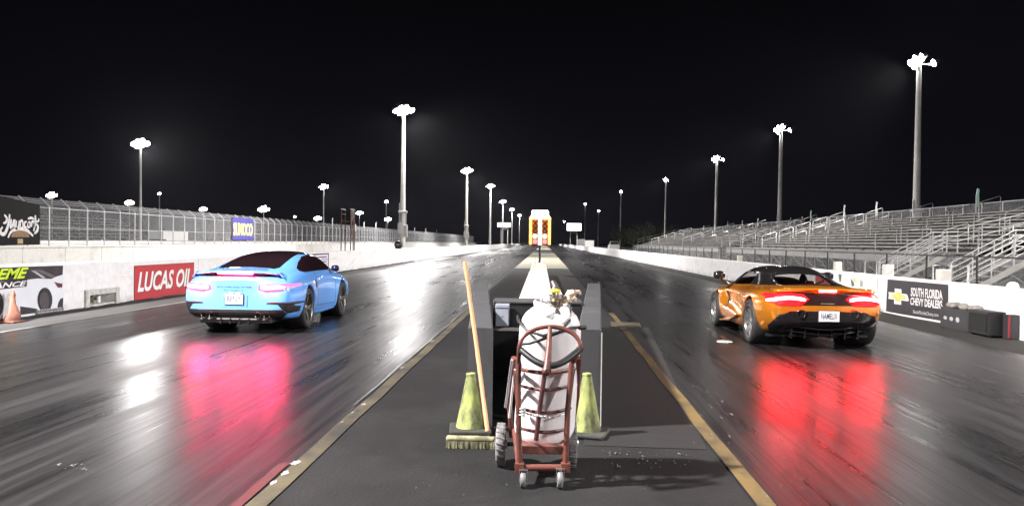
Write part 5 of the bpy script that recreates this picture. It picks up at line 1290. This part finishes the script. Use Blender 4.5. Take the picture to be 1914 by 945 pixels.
# lower valance and diffuser
put(patch(full, [(-.80,.395),(.80,.395),(.86,.33),(.70,.20),(-.70,.20),(-.86,.33)], 'y', lambda c_: c_.y < -0.6 and c_.z < 0.42, 0.006, 0.02), 'rear_valance', M_SBLK, blue)
MB().bbox((-.62,-1.10,.175),(.62,-.70,.255),0.02).build('diffuser', M_SBLK, blue)
for x in (-.24,-.08,.08,.24): MB().box((x-.006,-1.125,.16),(x+.006,-.8,.25)).build('diffuser_fin', M_SBLK, blue)
yv = rear_hit(bvh, 0, .385)
MB().bar((-.66, yv-.012, .268),(.66, yv-.012, .268), .02, .012).build('valance_trim', mat('dark_chrome', (0,0,0)), blue)
# engine lid grille lines and wing
for k in range(3):
    y = -0.64-0.065*k; zz = full and bvh.ray_cast(Vector((0.0, y, 2)), Vector((0,0,-1)))[0].z
    put(patch(full, [(-.42,y),(.42,y),(.42,y-.03),(-.42,y-.03)], 'z', top, 0.003, 0.004), 'grille_slot', M_SBLK, blue)
wg = MB(); vs = []; fs = []; n = 22
prof = [(-.02,-.010),(-.012,.012),(.10,.026),(.22,.018),(.235,.006),(.10,-.008)]
for i in range(n+1):
    u = -1+2*i/n; x = u*0.715; sweep = 0.10*abs(u)**2.4; dz = -0.035*abs(u)**3
    for a, b in prof: vs.append((x, -1.10+sweep+a*(1-.25*abs(u)**4), 0.985+dz+b))
    if i:
        for j in range(6): fs.append(((i-1)*6+j, (i-1)*6+(j+1) % 6, i*6+(j+1) % 6, i*6+j))
fs += [tuple(range(6)), tuple(range(n*6, n*6+6))[::-1]]
wg.add(vs, fs, True); wing = wg.build('rear_wing', M_BLUE, blue)
for s_ in (-1, 1):
    MB().bbox((s_*.42,-1.03,.90),(s_*.50,-.90,.995),0.015).build('wing_stay', M_SBLK, wing)
    MB().prism([(s_*.70,-1.02,.985),(s_*.70,-.80,.965),(s_*.78,-.70,.90),(s_*.78,-1.0,.90)], (s_*.02,0,0)).build('wing_end', M_BLUE, wing)
put(patch(full, [(-.66,.905),(.66,.905),(.60,.948),(-.60,.948)], 'y', lambda c_: c_.y < -.7, 0.004), 'wing_gap', M_SBLK, blue)
MB().bbox((-.30,-1.128,.950),(.30,-1.085,.984),0.008).build('brake_light', emat('pink_brake_glow', (1.0, 0.03, 0.08), 230.0), wing)
fn = wrap_rear(bvh, 0.005)
letters('lettering', 'PORSCHE', lambda u, v: fn(-.30+.60*u, .735+.026*v), mat('badge_ink', (0.03,0.03,0.06), 0.4), blue)
for tx, xa, xb_ in (('911', -.19, -.11), ('Turbo', -.08, .09), ('S', .12, .145)):
    letters('lettering', tx, lambda u, v: fn(xa+(xb_-xa)*u, .683+.030*v), MATS['badge_ink'], blue)
put(patch(full, [(-.24,.62),(.24,.62),(.22,.43),(-.22,.43)], 'y', rear, 0.002, 0.004), 'plate_recess', M_BLUE, blue)
plate(blue, bvh, 'BENY', 0.0, 0.555, 0.305, 0.152, M_SBLK)
for x in (-.06, .06): MB().bbox((x-.03,-1.16,.648),(x+.03,-1.12,.66),0.003).build('plate_lamp', emat('plate_lamp_glow', (1,.97,.95), 6.0), blue)
full.free()
wheels(blue, WSB, M_RIMD, M_RIMD, 5, 'twin', None)

# ------------------------------------------------------------------ orange supercar
ST_O = [
 (-.86,.42,.48,(.62,.44),(.72,.54),(.72,.67),(.66,.77),(.52,.83),(.38,.85),(.2,.86),.865),
 (-.78,.31,.62,(.77,.37),(.85,.51),(.85,.69),(.79,.83),(.62,.885),(.44,.905),(.22,.91),.91),
 (-.5,.18,.72,(.87,.28),(.945,.48),(.945,.70),(.85,.855),(.68,.885),(.47,.885),(.24,.88),.88),
 (-.1,.14,.76,(.92,.24),(.985,.46),(.985,.72),(.88,.875),(.72,.895),(.51,.91),(.3,.925),.93),
 (.4,.12,.76,(.90,.2),(.965,.42),(.96,.70),(.86,.85),(.72,.89),(.545,1.00),(.32,1.055),1.07),
 (.9,.12,.74,(.87,.18),(.905,.38),(.905,.64),(.82,.81),(.715,.87),(.54,1.105),(.34,1.17),1.185),
 (1.4,.12,.74,(.87,.18),(.895,.36),(.885,.60),(.80,.775),(.715,.84),(.54,1.145),(.36,1.205),1.22),
 (1.9,.12,.74,(.88,.18),(.905,.36),(.885,.60),(.80,.76),(.73,.81),(.56,1.085),(.38,1.15),1.16),
 (2.35,.12,.74,(.89,.2),(.935,.38),(.925,.63),(.83,.755),(.73,.785),(.62,.89),(.42,.94),.955),
 (2.75,.13,.72,(.90,.22),(.96,.42),(.945,.65),(.85,.77),(.70,.765),(.56,.74),(.36,.74),.745),
 (3.15,.14,.70,(.86,.24),(.925,.40),(.905,.57),(.81,.67),(.66,.665),(.5,.63),(.3,.62),.62),
 (3.5,.16,.62,(.74,.24),(.80,.36),(.78,.46),(.70,.53),(.58,.53),(.44,.51),(.26,.50),.50),
 (3.66,.22,.5,(.56,.26),(.6,.34),(.58,.4),(.5,.43),(.4,.43),(.3,.43),(.15,.43),.43)]
org = thing('supercar', 'metallic orange low supercar with black roof and red tail lamps in the right lane', 'car', (4.19, 12.95, 0)); org.scale = (0.975, 1, 1)
M_ORG = paint('orange_car_paint', (0.74, 0.25, 0.018), 0.65, 0.25, 0.14)
body = cage_mesh(ST_O)
for f in body.faces: f.smooth = True
# sculpted door: channel pressed into the flank
def sstep(a, b, t):
    t = max(0, min(1, (t-a)/(b-a))); return t*t*(3-2*t)
for v in body.verts:
    y, z = v.co.y, v.co.z
    if abs(v.co.x) > 0.7 and 0.45 < y < 2.45 and 0.2 < z < 0.85:
        cz = 0.50+0.07*sstep(0.6, 2.1, y); hw = 0.20-0.05*sstep(0.6, 2.1, y)
        k = max(0, 1-((z-cz)/hw)**2)*sstep(0.45, 1.0, y)*(1-sstep(2.0, 2.3, y))
        v.co.x -= math.copysign(0.10*k, v.co.x)
body.normal_update()
full = body.copy(); bvh = BVHTree.FromBMesh(full)
WSO = [(0.815, 0.0, 0.348, 0.305, 0.262), (-0.815, 0.0, 0.348, 0.305, 0.262), (0.83, 2.67, 0.332, 0.25, 0.247), (-0.83, 2.67, 0.332, 0.25, 0.247)]
for y, R in ((0.0, .348), (2.67, .332)): hole(body, circ(y, R+0.01, R+0.05), 'x', lambda c_: abs(c_.x) > 0.55)
SIDEG = [(.86,.915),(.98,.890),(2.08,.835),(2.20,.860),(1.90,1.050),(1.55,1.125),(1.22,1.125),(.95,1.06)]
REARG = [(-.46,-.06),(.46,-.06),(.44,.46),(.36,.60),(-.36,.60),(-.44,.46)]
FRONTG = [(-.46,1.62),(.46,1.62),(.58,2.28),(-.58,2.28)]
QUART = [(-.02,.955),(.42,.955),(.56,.99),(.56,1.02),(.42,1.005)]
gside = lambda c_: c_.z > 0.82 and abs(c_.x) > 0.35
gtop = lambda c_: c_.z > 0.86
hole(body, SIDEG, 'x', gside); hole(body, REARG, 'z', gtop); hole(body, FRONTG, 'z', gtop)
shell_edges(body, 0.03)
# inner skin of the cabin, dark
inner = body.copy(); inner.normal_update()
bmesh.ops.delete(inner, geom=[f for f in inner.faces if f.calc_center_median().z < 0.60 or f.calc_center_median().y < -0.3 or f.calc_center_median().y > 2.6], context='FACES')
inner.normal_update()
for v in inner.verts: v.co -= v.normal*0.012
put(inner, 'cabin_lining', M_SBLK, org)
bmesh.ops.bisect_plane(body, geom=list(body.verts)+list(body.edges)+list(body.faces), plane_co=(0,0.0,.922), plane_no=(0,0.035,1))
for f in body.faces:
    c_ = f.calc_center_median()
    f.material_index = 1 if (c_.z+0.035*c_.y > .922 and c_.y > -0.12) or (1.2 < c_.y < 2.5 and c_.z > .93 and abs(c_.x) < .72) else 0
ob_ = put(body, 'body', M_ORG, org); ob_.data.materials.append(M_GBLK)
M_TGL = glass_mat('tinted_car_glass', (0.86, 0.86, 0.84))
for s_ in (-1, 1):
    put(patch(full, SIDEG, 'x', lambda c_, s_=s_: c_.z > 0.82 and c_.x*s_ > 0.35, -0.008, 0), 'side_window', M_TGL, org)
put(patch(full, REARG, 'z', gtop, -0.008, 0), 'rear_window', M_TGL, org)
put(patch(full, FRONTG, 'z', gtop, -0.008, 0), 'windscreen', M_TGL, org)
# black roof and pillars
put(patch(full, [(-.36,.61),(.36,.61),(.40,1.6),(-.40,1.6)], 'z', lambda c_: c_.z > 1.0, 0.004), 'roof_panel', M_GBLK, org)
for s_ in (-1, 1):
    sg = lambda c_, s_=s_: c_.x*s_ > 0.3 and c_.z > 0.80
    put(patch(full, [(s_*.365,.612),(s_*.62,.70),(s_*.66,1.6),(s_*.405,1.6)], 'z', lambda c_, s_=s_: c_.z > 1.075 and c_.x*s_ > .3, 0.005), 'roof_rail', M_GBLK, org)
    put(patch(full, [(.84,.905),(.87,.915),(.96,1.06),(.94,1.075),(.82,.93)], 'x', sg, 0.005), 'window_trim', M_GBLK, org)
    put(patch(full, [(2.08,.82),(2.24,.86),(1.92,1.070),(1.89,1.050)], 'x', sg, 0.005), 'window_trim', M_GBLK, org)
    put(patch(full, [(.46,.925),(.50,.920),(.98,1.085),(1.0,1.10),(.95,1.09)], 'x', sg, 0.009, 0.012), 'roof_trim', mat('bright_trim', (0.55,0.53,0.52), 0.25, 0.8), org)
    put(patch(full, [(s_*x, y) for x, y in ((.46,-.06),(.50,-.09),(.47,.48),(.44,.46))], 'z', gtop, 0.004), 'rear_window_trim', M_GBLK, org)
    # tail lamps: slim bright blade in a dark socket
    put(patch(full, [(s_*x, z) for x, z in [(.27,.760),(.40,.655),(.72,.655),(.82,.70),(.885,.79),(.83,.835),(.56,.845),(.36,.835)]], 'y', lambda c_: c_.y < -0.35, 0.003, 0.012), 'lamp_socket', emat('red_lens_glow', (1.0, 0.012, 0.02), 0.75, (0.3,0.008,0.012)), org)
    bl = MB(); pts = []
    for i in range(15):
        t = i/14; x = .33+(.86-.33)*t; z = .752+.030*math.sin(PI*min(1, t*1.05))-.02*t*t
        yy = rear_hit(bvh, s_*x, z); pts.append((s_*x, (yy if yy is not None else -.6)-0.012, z))
    bl.tube(pts, [0.014]+[0.023]*13+[0.014], 8); bl.build('tail_lamp', emat('red_tail_glow', (1.0, 0.022, 0.030), 230.0), org)
    MB().bbox((s_*.60,-.905,.698),(s_*.76,-.80,.735),0.01).build('exhaust_outlet', M_CHR, org) if False else None
    # bumper detail
    put(patch(full, [(s_*x, z) for x, z in [(.44,.545),(.70,.535),(.74,.51),(.70,.495),(.46,.505)]], 'y', rear, 0.004), 'bumper_vent', mat('smoked_maroon', (0.05,0.008,0.012), 0.25), org)
    # side intake behind the front wheel and rear shoulder intake
    sdd = lambda c_, s_=s_: c_.x*s_ > 0.55
    put(patch(full, [(2.02,.70),(2.12,.73),(1.98,.44),(1.90,.45)], 'x', sdd, 0.003, 0.005), 'side_vent', M_SBLK, org)
    put(patch(full, [(.52,.62),(.70,.60),(.74,.45),(.56,.42)], 'x', sdd, 0.003, 0.005), 'side_intake', M_SBLK, org)
    vs = []; bb = MB()
    bb.prism([(s_*.87,2.16,.17),(s_*.955,2.10,.165),(s_*.96,1.35,.235),(s_*.94,.85,.37),(s_*.83,.80,.36),(s_*.84,1.4,.21)], (0,0,.022)); bb.build('side_blade', M_ORG, org)
    dk = mat('panel_gap_dark', (0.03,0.008,0.002), 0.8)
    put(patch(full, [(.42,.90),(.43,.90),(.50,.70),(.49,.70)], 'x', lambda c_, s_=s_: c_.x*s_ > 0.6, 0.0012, 0.002), 'panel_gap', dk, org)
    # mirror on a thin arm
    MB().lathe([(0.001,-0.11),(0.05,-0.10),(0.075,-0.02),(0.075,0.04),(0.05,0.10),(0.001,0.11)], 16, (s_*1.00, 1.98, 1.00), 'X').build('mirror', M_GBLK, org)
    MB().tube([(s_*.80,2.08,.83),(s_*.93,2.02,.90),(s_*.97,1.99,.96)], 0.02, 8).build('mirror_arm', M_GBLK, org)
    MB().bbox((s_*.18,.95,.45),(s_*.54,1.15,.82),0.06).build('seat', M_SBLK, org); MB().bbox((s_*.29,.97,.80),(s_*.43,1.08,.955),0.03).build('headrest', M_SBLK, org)
# tail spoiler, mesh panel, brake light, bumper, diffuser
put(patch(full, [(-.66,.86),(.66,.86),(.62,.67),(-.62,.67)], 'y', rear, 0.002, 0.006), 'tail_mesh', mat('dark_tail_mesh', (0.02,0.006,0.006), 0.25, 0.2, 0.4, 60), org)
sp_ = MB(); vs = []; fs = []; n = 20
for i in range(n+1):
    u = -1+2*i/n; x = u*.745; sw = .10*abs(u)**2.2; dz = -.03*abs(u)**2
    for a, b in ((-.02,-.012),(-.015,.012),(.16,.03),(.30,.018),(.30,-.01),(.1,-.02)): vs.append((x, -.86+sw+a, .905+dz+b))
    if i:
        for j in range(6): fs.append(((i-1)*6+j, (i-1)*6+(j+1) % 6, i*6+(j+1) % 6, i*6+j))
fs += [tuple(range(6)), tuple(range(n*6, n*6+6))[::-1]]
sp_.add(vs, fs, True).build('tail_spoiler', M_ORG, org)
yb_ = rear_hit(bvh, 0, .86)
MB().bbox((-.13,-.895,.872),(.13,-.875,.902),0.006).build('brake_light', emat('red_brake_glow', (1.0, 0.022, 0.028), 330.0), org)
MB().bar((-.10,rear_hit(bvh,0,.70)-.004,.70),(.10,rear_hit(bvh,0,.70)-.004,.70),.006,.012).build('badge', M_CHR, org)
put(patch(full, [(-.54,.585),(.54,.585),(.74,.50),(.82,.36),(.76,.20),(-.76,.20),(-.82,.36),(-.74,.50)], 'y', lambda c_: c_.y < -.4 and c_.z < .60, 0.006, 0.02), 'rear_bumper', M_GBLK, org)
for i, (z, w, yo) in enumerate(((.335,.74,-.84),(.255,.74,-.80))):
    vs = []; fs = []
    for k in range(17):
        u = -1+2*k/16; x = u*w; zz = z-.035*math.cos(PI*u)**1-.0; y = yo+.16*abs(u)**3
        vs += [(x,y,zz),(x,y+.05,zz+.028),(x,y+.40,zz+.02),(x,y+.40,zz-.01)]
        if k:
            for j in range(4): fs.append((4*k-4+j,4*k-4+(j+1)%4,4*k+(j+1)%4,4*k+j))
    fs += [(0,1,2,3),(67,66,65,64)]
    m = MB(); m.add(vs, fs, True); m.build('diffuser_blade', M_GBLK, org)
for x in (-.5,-.3,-.1,.1,.3,.5): MB().box((x-.006,-.80,.17),(x+.006,-.35,.32)).build('diffuser_fin', M_GBLK, org)
MB().box((-.78,-.45,.16),(.78,2.9,.20)).build('floor_pan', M_BLK, org)
plate(org, bvh, 'NAMELIX', 0.02, 0.515, 0.305, 0.152, M_SBLK)
for s_ in (-1, 1):
    yy = rear_hit(bvh, s_*.40, .54)
    MB().lathe([(0.066,0.10),(0.070,-0.03),(0.063,-0.032),(0.058,0.05),(0.001,0.06)], 22, (s_*.395, yy-.0, .548), 'Y').build('exhaust_tip', mat('dark_chrome', (0,0,0)), org)
wells(org, [(x, y, R) for x, y, R, _, _ in WSO], 0.39, 0.5, 0.84)
full.free()
wheels(org, WSO, M_RIML, M_RIMD, 10, 'twist', None)
print('OBJECT COUNT', len(S.objects))

# ------------------------------------------------------------------ thin night haze over the whole track
hm = bpy.data.materials.new('night_haze'); hm.use_nodes = True; ht = hm.node_tree; ht.nodes.clear()
ho = ht.nodes.new('ShaderNodeOutputMaterial'); pv = ht.nodes.new('ShaderNodeVolumePrincipled')
pv.inputs['Color'].default_value = (0.9, 0.92, 1.0, 1); pv.inputs['Density'].default_value = 0.000055; pv.inputs['Anisotropy'].default_value = 0.85
ht.links.new(pv.outputs[0], ho.inputs['Volume'])
hz_ = MB().box((-430, -100, -1.02), (430, 1510, 32)).build('haze', hm); hz_['kind'] = 'stuff'; tag(hz_, 'thin pale haze hanging in the floodlit night air', 'haze')
